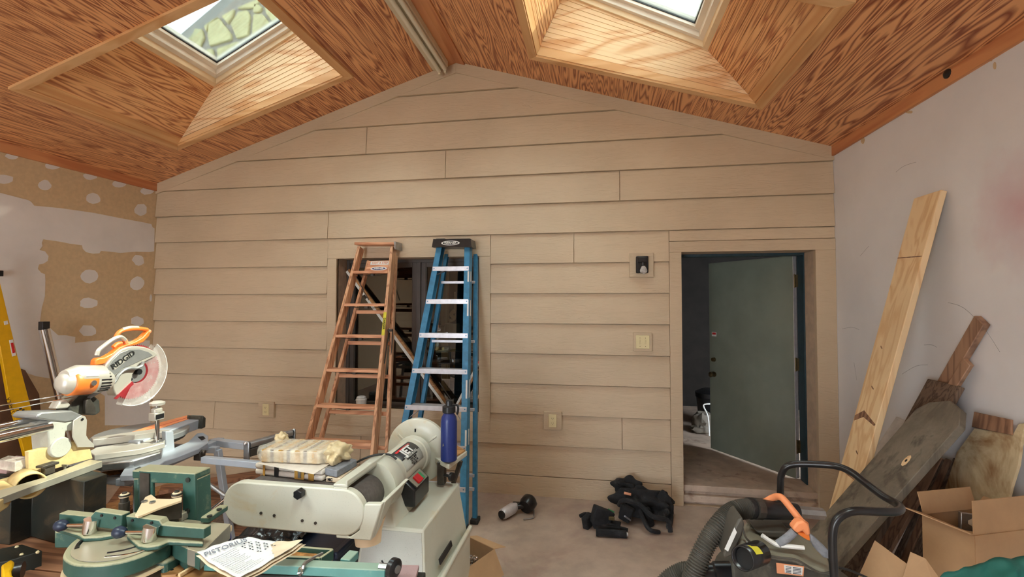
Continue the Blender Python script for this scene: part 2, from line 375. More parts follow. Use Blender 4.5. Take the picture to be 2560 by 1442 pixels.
M['greyw2'] = wood('dark_weathered_wood', sr(120, 100, 84), sr(84, 68, 58), 'z', 9, 12, .6, (.05, .7), .85, .7, .25, fine=90)
M['plyst'] = pm('stained_plywood', sr(206, 188, 152), .8, var=.1, vs_=5, stain=sr(140, 100, 56), sts=3.2, stt=(.46, .62), bump=.1)
M['brownw'] = wood('brown_lumber', sr(150, 104, 74), sr(108, 70, 48), 'x', 7, 8, .4, (.1, .7), .7, .4, .08)
M['brownz'] = wood('brown_lumber_upright', sr(160, 122, 96), sr(118, 86, 66), 'z', 7, 8, .4, (.1, .7), .7, .4, .08)
M['rust'] = pm('brown_stained_board', sr(112, 76, 52), .8, var=.25, vs_=5, stain=sr(70, 44, 30), sts=3)
M['tarp'] = pm('green_tarp', sr(24, 100, 92), .5, var=.15, vs_=8, bump=.3, bs=10)
M['stonew'] = pm('flagstone', sr(196, 192, 150), .85, var=.12, vs_=4, bump=.3, bs=25)
M['mortar'] = pm('mortar', sr(150, 150, 146), .9, var=.1)
M['sillc'] = pm('worn_sill', sr(188, 168, 150), .8, var=.15, vs_=7, stain=sr(140, 112, 94), sts=6, stt=(.56, .75), bump=.15, bs=40)
M['roofing'] = pm('roof_deck', sr(110, 100, 90), .9)
M['fixture'] = pm('cream_fixture', sr(214, 200, 172), .4, var=.04)
M['tubeglass'] = pm('lamp_tube', sr(226, 218, 196), .3, var=.02)
M['bulb'] = mixtrans('clear_bulb', (.95, .93, .9, 1), .45, .05)
M['sawdust'] = pm('sawdust', sr(178, 122, 66), .95, var=.3, vs_=60, bump=.8, bs=200)
M['oak'] = wood('oak_board', sr(186, 138, 86), sr(150, 104, 60), 'x', 6, 9, .6, (.1, .7), .55, .4, .06)
M['pink'] = pm('pink_grey_paint', sr(170, 140, 140), .5, var=.1, speck=.4)
M['bagp'] = pm('black_bin_bag', sr(22, 22, 24), .25, var=.2, bump=.6, bs=14)
M['lamp'] = pm('dim_clutter', sr(120, 112, 100), .7)
M['hose'] = pm('dusty_hose', sr(74, 70, 63), .5, var=.15, vs_=20)

# ================================================================== STRUCTURE
XL, XR, YB, YF = -4.53, 1.95, 4.28, -3.0
XA, ZA, SL, SR = -1.265, 3.985, .3126, .3067
zl = lambda x: ZA - SL * (XA - x)
zr = lambda x: ZA - SR * (x - XA)
zc = lambda x: zl(x) if x < XA else zr(x)
b = B().box((XL - .2, YF, -.1), (XR + .2, YB, 0)); obj('floor', b, M['concrete'], kind='structure')
b = B().box((-9, -16, -.2), (9, YF, -.04)); obj('driveway', b, M['drive'], kind='structure')
# ---- back wall core with its window and door openings
WX0, WX1, WZ0, WZ1 = -2.465, -1.04, .637, 2.15
DX0, DX1, DZ0, DZ1 = .745, 1.80, .0, 2.155
b = B()
y0, y1 = 4.29, 4.47
for x0, x1, z0, z1 in ((XL - .2, WX0 - .013, -.1, 2.4), (WX1 + .013, DX0 - .021, -.1, 2.4), (DX1 + .021, XR + .2, -.1, 2.4), (WX0 - .013, WX1 + .013, -.1, WZ0 - .031), (WX0 - .013, WX1 + .013, WZ1 + .013, 2.4), (DX0 - .021, DX1 + .021, DZ1 + .021, 2.4), (DX0 - .021, DX1 + .021, -.1, -.001)):
    b.box((x0, y0, z0), (x1, y1, z1))
b.prism([(XL - .2, y0, 2.4), (XR + .2, y0, 2.4), (XR + .2, y0, zr(XR + .2) + .12), (XA, y0, ZA + .12), (XL - .2, y0, zl(XL - .2) + .12)], (0, y1 - y0, 0))
wb = obj('wall_back', b, M['siding'], kind='structure')
def clip(poly, n, d):
    """keep the side where n.p <= d (2D)"""
    out = []
    for i in range(len(poly)):
        a, c = poly[i], poly[(i + 1) % len(poly)]
        da = n[0] * a[0] + n[1] * a[1] - d; dc = n[0] * c[0] + n[1] * c[1] - d
        if da <= 0: out.append(a)
        if (da < 0 < dc) or (dc < 0 < da):
            t = da / (da - dc); out.append((a[0] + t * (c[0] - a[0]), a[1] + t * (c[1] - a[1])))
    return out
def board(x0, x1, z0, z1, name='siding_board', yb=.026, yt=.004, g=.002):
    p = [(x0 + g, z0), (x1 - g, z0), (x1 - g, z1 - .006), (x0 + g, z1 - .006)]
    p = clip(p, (-SL, 1), ZA - SL * XA - .10); p = clip(p, (SR, 1), ZA + SR * XA - .10)
    if len(p) < 3: return
    f = lambda x, z: YB - yt - (yb - yt) * max(0, 1 - (z - z0) / .271)
    obj(name, B().hexa([(x, f(x, z), z) for x, z in p], [(x, YB + .012, z) for x, z in p]), M['siding'], wb, bev=.0015, seg=1)
jx = lambda px, py: PY(px, py, YB).x
E_ = .271; Z1 = .180
rows = {-1: [XL, -2.0, .3, .645], 0: [XL, -2.9, -.1, .645], 1: [XL, jx(537, 1100), -2.0, jx(1555, 1080), .645]}
WL, WR = -2.56, -.933
board(XL, .645, 0, Z1, 'skirt_board', .026, .024)
for k in range(0, 14):
    z0 = Z1 + k * E_; z1 = z0 + E_
    if k == 0: segs = [(XL, -2.2), (-2.2, .645)]
    elif k == 1: segs = [(XL, jx(537, 1100)), (jx(537, 1100), WL), (WL, jx(1555, 1080)), (jx(1555, 1080), .645)]
    elif k == 7: segs = [(XL, WL), (WR, jx(1435, 620)), (jx(1435, 620), .645)]
    elif 2 <= k < 7: segs = [(XL, WL), (WR, .645)]
    elif k == 8: segs = [(XL, jx(822, 570)), (jx(822, 570), XR)]
    elif k == 9: segs = [(XL, jx(1549, 470)), (jx(1549, 470), XR)]
    elif k == 10: segs = [(XL, jx(1115, 420)), (jx(1115, 420), XR)]
    elif k == 11: segs = [(XL, jx(918, 360)), (jx(918, 360), XR)]
    else: segs = [(XL, XR)]
    for x0, x1 in segs:
        if k == 1 and x0 == WL: board(x0, x1, z0, .545 if 0 else z1, 'siding_board')
        else: board(x0, x1, z0, z1)
board(WL, WR, 2.243, Z1 + 8 * E_, yb=.016, yt=.012)
board(.645, XR, 2.252, Z1 + 8 * E_, yb=.016, yt=.012)
# rake boards under the ceiling
for xa, xb, f in ((XL, XA, zl), (XA, XR, zr)):
    o = obj('rake_board', B().prism([(xa, YB - .026, f(xa) - .105), (xb, YB - .026, f(xb) - .105), (xb, YB - .026, f(xb) + .01), (xa, YB - .026, f(xa) + .01)], (0, .036, 0)), M['trimtan'], wb, bev=.002, seg=1)
# ---- side walls, front wall round an assumed shop door
b = B().prism([(XL, YF, -.1), (XL, YB, -.1), (XL, YB, zl(XL) + .1), (XL, YF, zl(XL) + .1)], (-.15, 0, 0)); wl = obj('wall_left', b, M['drywall'], kind='structure')
b = B().prism([(XR, YF, -.1), (XR, YB, -.1), (XR, YB, zr(XR) + .1), (XR, YF, zr(XR) + .1)], (.15, 0, 0)); wr = obj('wall_right', b, M['white'], kind='structure'); add_smudge(M['white'], PX(2560, 515, XR), .30, sr(206, 150, 160), .6)
for pts_ in (((2370, 756), (2410, 770), (2460, 820), (2500, 880)), ((2105, 822), (2130, 818), (2148, 824)), ((2255, 935), (2290, 915), (2320, 912)), ((2135, 905), (2142, 950)), ((2150, 640), (2172, 615)), ((2240, 430), (2260, 415), (2290, 405)), ((2310, 862), (2330, 862), (2342, 868))): obj('scuff_mark', B().tube([PX(*p, XR) for p in pts_], .0009, 5, 4), M['stone'], wr)
b = B().prism([(XL, YF, 2.5), (XR, YF, 2.5), (XR, YF, zr(XR) + .1), (XA, YF, ZA + .1), (XL, YF, zl(XL) + .1)], (0, -.15, 0)).box((XL, YF - .15, 0), (-3.0, YF, 2.5)).box((-1.2, YF - .15, 0), (1.75, YF, 2.5)).box((1.75, YF - .15, 0), (XR, YF, 2.5)); obj('wall_front', b, M['white'], kind='structure')  # unseen wall; its opening is placed for the light it lets in
def blob(px, py, rx, ry, n=12):
    return [(px + rx * math.cos(6.283 * k / n) * random.uniform(.82, 1.12), py + ry * math.sin(6.283 * k / n) * random.uniform(.82, 1.12)) for k in range(n)]
def patch(pts, x, sgn, mat, par, name='joint_compound', t=.002):
    P = [PX(a, c, x) for a, c in pts]
    obj(name, B().prism(P, (sgn * t, 0, 0)), mat, par)
skim = [(-900, 305), (0, 482), (70, 500), (78, 505), (85, 514), (150, 520), (235, 532), (300, 545), (360, 556), (378, 560), (381, 568), (386, 571), (385, 628), (372, 630), (340, 629), (300, 632), (275, 629), (252, 627), (248, 633), (232, 634), (215, 630), (207, 622), (205, 613), (175, 609), (150, 604), (108, 598), (104, 607), (106, 615), (98, 625), (112, 628), (121, 640), (119, 652), (108, 659), (97, 661), (94, 672), (103, 682), (112, 685), (113, 700), (112, 740), (104, 770), (100, 800), (97, 815), (125, 820), (145, 838), (165, 838), (188, 842), (187, 857), (230, 852), (300, 848), (374, 851), (376, 1063), (262, 1063), (262, 990), (240, 975), (214, 978), (205, 965), (150, 950), (90, 940), (60, 930), (0, 915), (-900, 1005)]
patch(skim, XL + .0001, 1, M['mud'], wl, 'skim_coat', .0025)
for q in ((10, 448, 24, 12), (30, 390, 18, 9), (112, 463, 16, 13), (130, 415, 20, 9), (225, 441, 18, 9), (297, 460, 20, 10), (368, 478, 18, 9), (232, 496, 20, 13), (352, 524, 16, 15), (346, 650, 15, 14), (224, 690, 24, 17), (343, 709, 18, 17), (221, 758, 23, 13), (220, 827, 23, 15), (343, 803, 17, 12), (377, 745, 3, 10)):
    patch(blob(*q), XL + .0001, 1, M['mud'], wl)
patch([(-900, 985), (0, 905), (60, 925), (95, 985), (110, 1150), (120, 1300), (-900, 1640)], XL + .0001, 1, M['rust'], wl, 'brown_panel', .012)
for q in ((2157, 350, 5, 10), (2273, 280, 11, 4), (2487, 164, 5, 10), (2478, 150, 4, 4)): patch(blob(*q, n=7), XR - .0001, -1, M['drywall'], wr, 'bare_patch', .001)
# eave boards
for X, px_, f, m in ((XL, 1, zl, M['pinedk']), (XR, -1, zr, M['pinedk'])):
    z = f(X)
    obj('trim_%d' % (1 if px_ > 0 else 2), B().box((min(X, X + px_ * .02), YF, z - .075), (max(X, X + px_ * .02), YB - .02, z + .01)), m, kind='structure', bev=.003, seg=1)
# ---- ceiling: two slopes with four skylight openings, the nearer two assumed
LO = (-3.80, -2.15); RO = (-.452, 1.203); YO = (2.60, 3.785); YO2 = (-.30, .885)
def slab_with_holes(b, xs, f, t0, t1):
    """xs: slope x-range with opening range; builds slab pieces around both openings"""
    x0, x1, h0, h1 = xs
    for a, c, ya, yb_ in ((x0, h0, YF, YB + .2), (h1, x1, YF, YB + .2), (h0, h1, YF, YO2[0]), (h0, h1, YO2[1], YO[0]), (h0, h1, YO[1], YB + .2)):
        b.hexa([(a, ya, f(a) + t0), (c, ya, f(c) + t0), (c, yb_, f(c) + t0), (a, yb_, f(a) + t0)], [(a, ya, f(a) + t1), (c, ya, f(c) + t1), (c, yb_, f(c) + t1), (a, yb_, f(a) + t1)])
b = B(); slab_with_holes(b, (XL - .2, XA, *LO), zl, .014, .06); slab_with_holes(b, (XA, XR + .2, *RO), zr, .014, .06)
ceil = obj('ceiling', b, M['roofing'], kind='structure')
def cpanel(x0, x1, ya, yb_, f):
    g = .0015; x0 += g; x1 -= g; ya += g; yb_ -= g
    q = [(x0, ya), (x1, ya), (x1, yb_), (x0, yb_)]
    obj('plywood_panel', B().hexa([(x, y, f(x)) for x, y in q], [(x, y, f(x) + .013) for x, y in q]), M['ply'], ceil, bev=.001, seg=1)
for x0, x1, ya, yb_ in ((XL, LO[0], 3.18, YB), (XL, LO[0], .74, 3.18), (XL, LO[0], YF, .74), (LO[0], LO[1], YO[1], YB), (LO[0], LO[1], YO2[1], YO[0]), (LO[0], LO[1], YF, YO2[0]), (LO[1], XA, 2.9, YB), (LO[1], XA, .46, 2.9), (LO[1], XA, YF, .46)): cpanel(x0, x1, ya, yb_, zl)
for x0, x1, ya, yb_ in ((XA, RO[0], 2.2, YB), (XA, RO[0], YF, 2.2), (RO[0], RO[1], YO[1], YB), (RO[0], RO[1], YO2[1], YO[0]), (RO[0], RO[1], YF, YO2[0]), (RO[1], 1.46, YF, YB), (1.46, 1.71, YF, YB), (1.71, XR, YF, YB)): cpanel(x0, x1, ya, yb_, zr)
# ridge boards either side of the ridge
for s_, f in ((-1, zl), (1, zr)):
    xa = XA; xb = XA + s_ * .085
    obj('ridge_board', B().hexa([(xa, YF, f(xa) - .014), (xb, YF, f(xb) - .014), (xb, YB - .027, f(xb) - .014), (xa, YB - .027, f(xa) - .014)], [(xa, YF, f(xa)), (xb, YF, f(xb)), (xb, YB - .027, f(xb)), (xa, YB - .027, f(xa))]), M['pinedk'], ceil)
# knots in the ceiling boards
for px_, py_, X in ((207, 247, None),):
    pass
# ---- skylight wells
def well(idx, xo, yo, f, sx, top_x, top_z, full):
    """xo: opening; sx=+1 when the high (ridge) side is at larger x. top_x: glazing x-range, top_z(x)"""
    t = thing('window_%d' % idx, kind='structure', loc=(sum(xo) / 2, sum(yo) / 2, f(sum(xo) / 2)))
    x0, x1 = xo; tx0, tx1 = top_x; ty0, ty1 = yo[0] + .02, yo[1] - .045
    bc = [V((x0, yo[0], f(x0))), V((x1, yo[0], f(x1))), V((x1, yo[1], f(x1))), V((x0, yo[1], f(x0)))]
    tc_ = [V((tx0, ty0, top_z(tx0))), V((tx1, ty0, top_z(tx1))), V((tx1, ty1, top_z(tx1))), V((tx0, ty1, top_z(tx0)))]
    cb = sum(bc, V()) / 4
    for k in range(4):
        a, c, d, e = bc[k], bc[(k + 1) % 4], tc_[(k + 1) % 4], tc_[k]
        nrm = (c - a).cross(e - a).normalized(); ctr = (a + c + d + e) / 4
        axis_c = (cb + sum(tc_, V()) / 4) / 2
        if nrm.dot(axis_c - ctr) < 0: nrm = -nrm                     # points into the well
        band = .072
        hh = (e - a).length
        lo0, lo1 = a.lerp(e, band / hh), c.lerp(d, band / (d - c).length)
        m = M['ply2'] if k in (1, 3) else M['ply2x']
        bb = B()
        eave_plain = (sx > 0 and k == 3)                            # left well: plain flame-grain plywood on the eave side
        n = 1 if eave_plain else 11
        for i in range(n):
            g = .15 if n > 1 else 0
            p0 = lo0.lerp(e, (i + g) / n); p1 = lo1.lerp(d, (i + g) / n); p2 = lo1.lerp(d, (i + 1) / n); p3 = lo0.lerp(e, (i + 1) / n)
            bb.prism([p0, p1, p2, p3], -nrm * .012)
        lt = (c - a).normalized() * .04; bb.prism([a - lt - nrm * .006, c + lt - nrm * .006, d + lt * .5 - nrm * .006, e - lt * .5 - nrm * .006], -nrm * .02)
        obj('well_panel', bb, m, t)
        obj('well_base_board', B().prism([a, c, lo1, lo0], -nrm * .02).prism([a + nrm * .008, c + nrm * .008, lo1 + nrm * .008 - (lo1 - c) * .12, lo0 + nrm * .008 - (lo0 - a) * .12], -nrm * .01), M['pine'] if k in (1, 3) else M['pinex'], t)
    # casing on the ceiling
    wd = .068; oc = [V((x0 - wd, yo[0] - wd, 0)), V((x1 + wd, yo[0] - wd, 0)), V((x1 + wd, yo[1] + wd, 0)), V((x0 - wd, yo[1] + wd, 0))]
    for q in oc: q.z = f(q.x) - .001
    for k in range(4):
        a, c = bc[k], bc[(k + 1) % 4]; d, e = oc[(k + 1) % 4], oc[k]
        up = V((0, 0, .018)); obj('casing_board', B().hexa([p - up for p in (a, c, d, e)], [p + V((0, 0, .004)) for p in (a, c, d, e)]), M['pine'] if k in (1, 3) else M['pinex'], t, bev=.002, seg=1)
    # frames at the top: wooden liner, white frame, sash, glass
    def ring(name, mat, i0, i1, z0, z1):
        def cor(i):
            r_ = [V((tx0 + i, ty0 + i, 0)), V((tx1 - i, ty0 + i, 0)), V((tx1 - i, ty1 - i, 0)), V((tx0 + i, ty1 - i, 0))]
            for q in r_: q.z = top_z(q.x)
            return r_
        A_, C_ = cor(i0), cor(i1); bb = B()
        for k in range(4):
            k2 = (k + 1) % 4
            bb.hexa([A_[k] + V((0, 0, z0)), A_[k2] + V((0, 0, z0)), C_[k2] + V((0, 0, z0)), C_[k] + V((0, 0, z0))], [A_[k] + V((0, 0, z1)), A_[k2] + V((0, 0, z1)), C_[k2] + V((0, 0, z1)), C_[k] + V((0, 0, z1))])
        return obj(name, bb, mat, t, bev=.002, seg=1), C_
    ring('liner', M['creamwood'], -.03, .018, -.012, .07)
    ring('frame', M['skyframe'], .012, .052, .035, .13)
    sa, C_ = ring('sash', M['skyframe'], .045, .088, .075, .15)
    ring('gasket', M['black'], .084, .094, .098, .112)
    obj('pane', B().hexa([q + V((0, 0, .105)) for q in C_], [q + V((0, 0, .109)) for q in C_]), M['glass'], t)
    ring('flashing', M['bronze'], -.10, -.02, .0, .12)
    return t
tzL = lambda x: 3.70 + .5 * (x + 3.37)
tzR = lambda x: 3.65 + .5 * (.84 - x)
well(2, LO, YO, zl, 1, (-3.37, -2.33), tzL, 1); well(3, RO, YO, zr, -1, (-.22, .84), tzR, 1)
well(4, LO, YO2, zl, 1, (-3.37, -2.33), tzL, 1); well(5, RO, YO2, zr, -1, (-.22, .84), tzR, 1)  # unseen second pair, added to let in more light
# ---- roof skins (steeper than the ceiling) round the skylights
b = B()
zR0 = lambda x: (tzL(x) if x < XA else tzR(x)) + .0
for x0, x1, h0, h1 in ((XL - .5, -1.29, -3.40, -2.30), (-1.29, XR + .5, -.25, .87)):
    for a, c, ya, yb_ in ((x0, h0, YF, YB + .1), (h1, x1, YF, YB + .1), (h0, h1, YF, YO2[0] - .0), (h0, h1, YO2[1] - .02, YO[0] + .0), (h0, h1, YO[1] - .02, YB + .1)):
        q = [(a, ya), (c, ya), (c, yb_), (a, yb_)]
        zz = lambda x: tzL(x) if x0 < -2 else tzR(x)
        b.hexa([(x, y, zz(x) + .02) for x, y in q], [(x, y, zz(x) + .06) for x, y in q])
obj('roof', b, M['roofing'], kind='structure')
# ---- the house's flagstone wall rising above the roof, seen through the left skylight
t = thing('stone_wall', kind='structure', loc=(-4.6, 4.9, 4.2)); ys = 4.9
random.seed(21)
obj('mortar_bed', B().prism([PY(300, 300, ys + .03), PY(900, 230, ys + .03), PY(900, -420, ys + .03), PY(560, -5, ys + .03), PY(415, 118, ys + .03)], (0, .3, 0)), M['mortar'], t)  # sloping edge shaped to stand in for a whitish reflection in the glass
stn = [[(455, 105), (475, 92), (488, 75), (478, 101)], [(420, 112), (449, 104), (467, 106), (466, 126), (448, 128)], [(418, 114), (466, 106), (470, 132), (455, 140), (440, 132)],
 [(486, 70), (504, 72), (510, 95), (500, 118), (478, 132), (468, 128), (478, 98)], [(520, 60), (546, 44), (560, 62), (578, 85), (578, 100), (522, 116), (517, 88)], [(508, 66), (530, 50), (545, 42), (520, 62), (515, 80)],
 [(552, 40), (585, 22), (582, 42), (568, 60)], [(575, 60), (596, 28), (618, 25), (625, 40), (620, 90), (590, 97)], [(590, 20), (650, -5), (640, 20), (600, 22)], [(632, 35), (655, 34), (672, 55), (680, 65), (650, 88), (628, 92)], [(634, 5), (655, 18), (650, 30), (632, 32)],
 [(658, 8), (685, 35), (700, 60), (682, 58), (665, 34)], [(484, 140), (505, 125), (530, 121), (534, 140), (532, 155), (505, 163), (490, 158)], [(540, 122), (590, 104), (612, 105), (605, 125), (560, 150), (542, 145)], [(470, 145), (482, 150), (500, 168), (520, 178), (505, 190), (470, 170)],
 [(616, 103), (680, 82), (700, 90), (640, 125), (612, 128)], [(545, 155), (600, 132), (620, 132), (560, 175), (545, 172)], [(430, 140), (462, 146), (462, 165), (420, 160)], [(660, -40), (720, -60), (720, 30), (700, 40)], [(700, 55), (760, 20), (770, 80), (710, 90)]]
for q in stn:
    cx = sum(a for a, c in q) / len(q); cy = sum(c for a, c in q) / len(q)
    P = [PY(a + (cx - a) * .03, c + (cy - c) * .03, ys) for a, c in q]
    obj('stone', B().prism(P, (0, .045, 0)), M['stonew'], t, bev=.012)
# ---- window 1
win = thing('window_1', kind='structure', loc=((WX0 + WX1) / 2, YB, WZ0))
def bx(n, a, c, m, par, bev=.002, **k): return obj(n, B().box(a, c), m, par, bev=bev, seg=1, **k)
yc = YB - .024
bx('casing_board', (WL, yc, 2.148), (WR, YB + .02, 2.243), M['trimtan'], win)
bx('casing_board', (WL, yc + .001, .545), (WR, YB + .02, .637), M['trimtan'], win)
bx('casing_board', (WL, yc + .002, .637), (WX0, YB + .02, 2.148), M['trimtan'], win)
bx('casing_board', (WX1, yc + .002, .637), (WR, YB + .02, 2.148), M['trimtan'], win)
for a, c in (((WX0 - .012, YB, WZ0), (WX0, 4.53, WZ1)), ((WX1, YB, WZ0), (WX1 + .012, 4.53, WZ1)), ((WX0, YB, WZ1), (WX1, 4.53, WZ1 + .012))): bx('jamb', a, c, M['jambtan'], win)
obj('sill', B().hexa([(WX0, YB - .02, WZ0 - .03), (WX1, YB - .02, WZ0 - .03), (WX1, 4.53, WZ0 - .03), (WX0, 4.53, WZ0 - .03)], [(WX0, YB - .02, WZ0 - .003), (WX1, YB - .02, WZ0 - .003), (WX1, 4.53, WZ0 + .02), (WX0, 4.53, WZ0 + .02)]), M['trimtan'], win, bev=.002)
yw = 4.455
def rect_frame(n, x0, x1, z0, z1, y, wd, dp, m, par):
    b = B()
    for a, c in (((x0, y, z0), (x0 + wd, y + dp, z1)), ((x1 - wd, y, z0), (x1, y + dp, z1)), ((x0 + wd, y, z0), (x1 - wd, y + dp, z0 + wd)), ((x0 + wd, y, z1 - wd), (x1 - wd, y + dp, z1))): b.box(a, c)
    return obj(n, b, m, par, bev=.003, seg=1)
rect_frame('frame', WX0, WX1, WZ0 + .02, WZ1, yw, .035, .07, M['bronze'], win)
xm = PY(1046, 850, yw).x
bx('mullion', (xm - .022, yw - .005, WZ0 + .05), (xm + .022, yw + .06, WZ1 - .03), M['bronze'], win)
for x0, x1 in ((WX0 + .03, xm - .02), (xm + .02, WX1 - .03)):
    sa = rect_frame('sash', x0, x1, WZ0 + .05, WZ1 - .03, yw + .012, .05, .04, M['bronze'], win)
    obj('bead', B().box((x0 + .048, yw + .02, WZ0 + .09), (x0 + .056, yw + .035, WZ1 - .07)).box((x1 - .056, yw + .02, WZ0 + .09), (x1 - .048, yw + .035, WZ1 - .07)), M['dsteel'], sa)
    obj('pane', B().box((x0 + .05, yw + .03, WZ0 + .1), (x1 - .05, yw + .034, WZ1 - .08)), M['dglass'], sa)
# ---- door 1
d1 = thing('door_1', kind='structure', loc=((DX0 + DX1) / 2, YB, 0))
bx('casing_board', (.645, yc, 2.155), (XR - .001, YB + .02, 2.247), M['trimtan'], d1)
bx('casing_board', (.645, yc + .002, 0), (DX0, YB + .02, 2.155), M['trimtan'], d1)
bx('casing_board', (DX1 - .002, yc + .002, 0), (XR - .001, YB + .02, 2.155), M['trimtan'], d1)
for a, c in (((DX0 - .02, YB, 0), (DX0, 4.47, DZ1)), ((DX1, YB, 0), (DX1 + .02, 4.48, DZ1)), ((DX0, YB, DZ1), (DX1, 4.47, DZ1 + .02))): bx('jamb', a, c, M['jambtan'], d1)
for a, c in (((DX0 - .03, 4.471, .15), (DX0 + .02, 4.58, DZ1)), ((DX1 - .012, 4.475, .15), (DX1 + .03, 4.60, DZ1)), ((DX0, 4.471, DZ1 - .022), (DX1, 4.58, DZ1 + .03))): bx('steel_frame', a, c, M['teal'], d1)
bx('threshold', (DX0, 4.30, .115), (DX1, 4.62, .165), M['sillc'], d1); bx('riser', (DX0, 4.33, 0), (DX1, 4.60, .115), M['sillc'], d1)
bx('step_ledge', (DX0 - .0, 4.285, .03), (DX1, 4.335, .085), M['sillc'], d1)
hp = V((1.762, 4.59, .165)); ep = V((1.238, 5.385, .165)); dd = (ep - hp).normalized(); dn = V((dd.y, -dd.x, 0))
F = frame(hp, dd, None, (0, 0, 1))      # x along the slab, y = thickness, z up
fy = 1 if (F.to_3x3() @ V((0, 1, 0))).dot(V((-1, -.5, 0))) > 0 else -1
slab = obj('door_slab', B(F).box((0, -.022, .012), (.955, .022, 1.975)), M['door'], d1, bev=.002)
lx = lambda v: F @ V(v)
s_ = fy
obj('edge_strip', B(F).box((-.004, -.02, .02), (.0, .02, 1.97)), M['alu'], slab)
obj('sticker', B(F).box((.86, s_ * .022, 1.20), (.92, s_ * .0232, 1.245)), M['lbl'], slab)
obj('sticker_print', B(F).box((.866, s_ * .0232, 1.218), (.914, s_ * .0236, 1.240)), M['redp'], slab)
obj('deadbolt', B(F).cyl((.895, s_ * .02, .955), (.895, s_ * .045, .955), .024, .02), M['brass'], slab, smooth=1)
obj('door_knob', B(F).lathe([(0, .028), (.12, .028), (.14, .011), (.45, .011), (.6, .026), (.85, .028), (1, .012)], (.895, s_ * .02, .80), (.895, s_ * .085, .80)), M['brass'], slab, smooth=1)
for z in (.30, 1.02, 1.76):
    h = obj('hinge', B().box((DX1 - .045, 4.585, z + .1), (DX1 - .012, 4.592, z + .21)).cyl((DX1 - .042, 4.583, z + .095), (DX1 - .042, 4.583, z + .215), .008), M['brass'], d1, smooth=1)
# ---- dark room behind window and door
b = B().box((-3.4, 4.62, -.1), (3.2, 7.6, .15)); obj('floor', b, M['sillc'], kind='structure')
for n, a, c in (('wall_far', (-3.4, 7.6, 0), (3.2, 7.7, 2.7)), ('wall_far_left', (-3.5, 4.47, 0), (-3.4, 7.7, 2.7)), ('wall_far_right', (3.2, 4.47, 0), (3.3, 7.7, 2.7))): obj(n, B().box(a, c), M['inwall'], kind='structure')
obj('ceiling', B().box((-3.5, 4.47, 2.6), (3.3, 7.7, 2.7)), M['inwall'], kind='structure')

# ================================================================== THINGS ON THE WALL
def block(t, x0, x1, z0, z1):
    return obj('mounting_block', B().box((x0, YB - .042, z0), (x1, YB - .01, z1)), M['trimtan'], t, bev=.002, seg=1)
yf = YB - .042
t = thing('wall_light', 'bare clear bulb in a square black lampholder on a tan block left of the door', 'lamp', (.411, YB, 1.942))
block(t, .31, .512, 1.942, 2.152)
obj('lamp_box', B().box((.362, yf - .03, 1.975), (.465, yf, 2.122)), M['black'], t, bev=.008)
so = obj('socket', B().box((.375, yf - .075, 2.065), (.455, yf - .028, 2.105)).cyl((.418, yf - .05, 2.075), (.418, yf - .05, 2.035), .022), M['black'], t, bev=.005)
obj('bulb', B().lathe([(0, .013), (.15, .015), (.35, .024), (.6, .032), (.8, .029), (.93, .016), (1, .002)], (.42, yf - .05, 2.045), (.424, yf - .052, 1.965)), M['bulb'], t, smooth='all')
obj('filament', B().cyl((.42, yf - .05, 2.04), (.42, yf - .05, 2.005), .003, n=6), M['steel'], t)
t = thing('light_switch', 'double ivory toggle switch plate on a tan block beside the door', 'switch', (.415, YB, 1.303))
block(t, .336, .494, 1.303, 1.461)
pl = obj('cover_plate', B().box((.358, yf - .007, 1.325), (.472, yf, 1.44)), M['ivory'], t, bev=.003)
for x in (.392, .438):
    obj('toggle', B().box((x - .004, yf - .02, 1.385), (x + .004, yf - .006, 1.402)).box((x - .006, yf - .009, 1.365), (x + .006, yf - .006, 1.405)), M['ivory'], pl, bev=.0015)
    for z in (1.418, 1.345): obj('screw', B().cyl((x, yf - .009, z), (x, yf - .006, z), .003, n=8), M['brass'], pl)
def outlet(x0, x1, z0, z1, label):
    t = thing('electrical_outlet', label, 'outlet', ((x0 + x1) / 2, YB, z0)); block(t, x0, x1, z0, z1)
    cx = (x0 + x1) / 2; cz = (z0 + z1) / 2
    pl = obj('cover_plate', B().box((cx - .035, yf - .006, cz - .057), (cx + .035, yf, cz + .057)), M['ivory'], t, bev=.003)
    for dz in (-.02, .02):
        r = obj('receptacle', B().cyl((cx, yf - .010, cz + dz), (cx, yf - .005, cz + dz), .0165), M['ivory'], pl)
        obj('slots', B().box((cx - .008, yf - .0108, cz + dz - .001), (cx - .006, yf - .0098, cz + dz + .008)).box((cx + .006, yf - .0108, cz + dz - .001), (cx + .008, yf - .0098, cz + dz + .008)).cyl((cx, yf - .0108, cz + dz - .008), (cx, yf - .0098, cz + dz - .008), .0025, n=8), M['black'], pl)
outlet(-.443, -.283, .597, .754, 'ivory double outlet on a tan block low between window and door')
outlet(-3.275, -3.104, .589, .744, 'ivory double outlet on a tan block left of the wooden ladder')
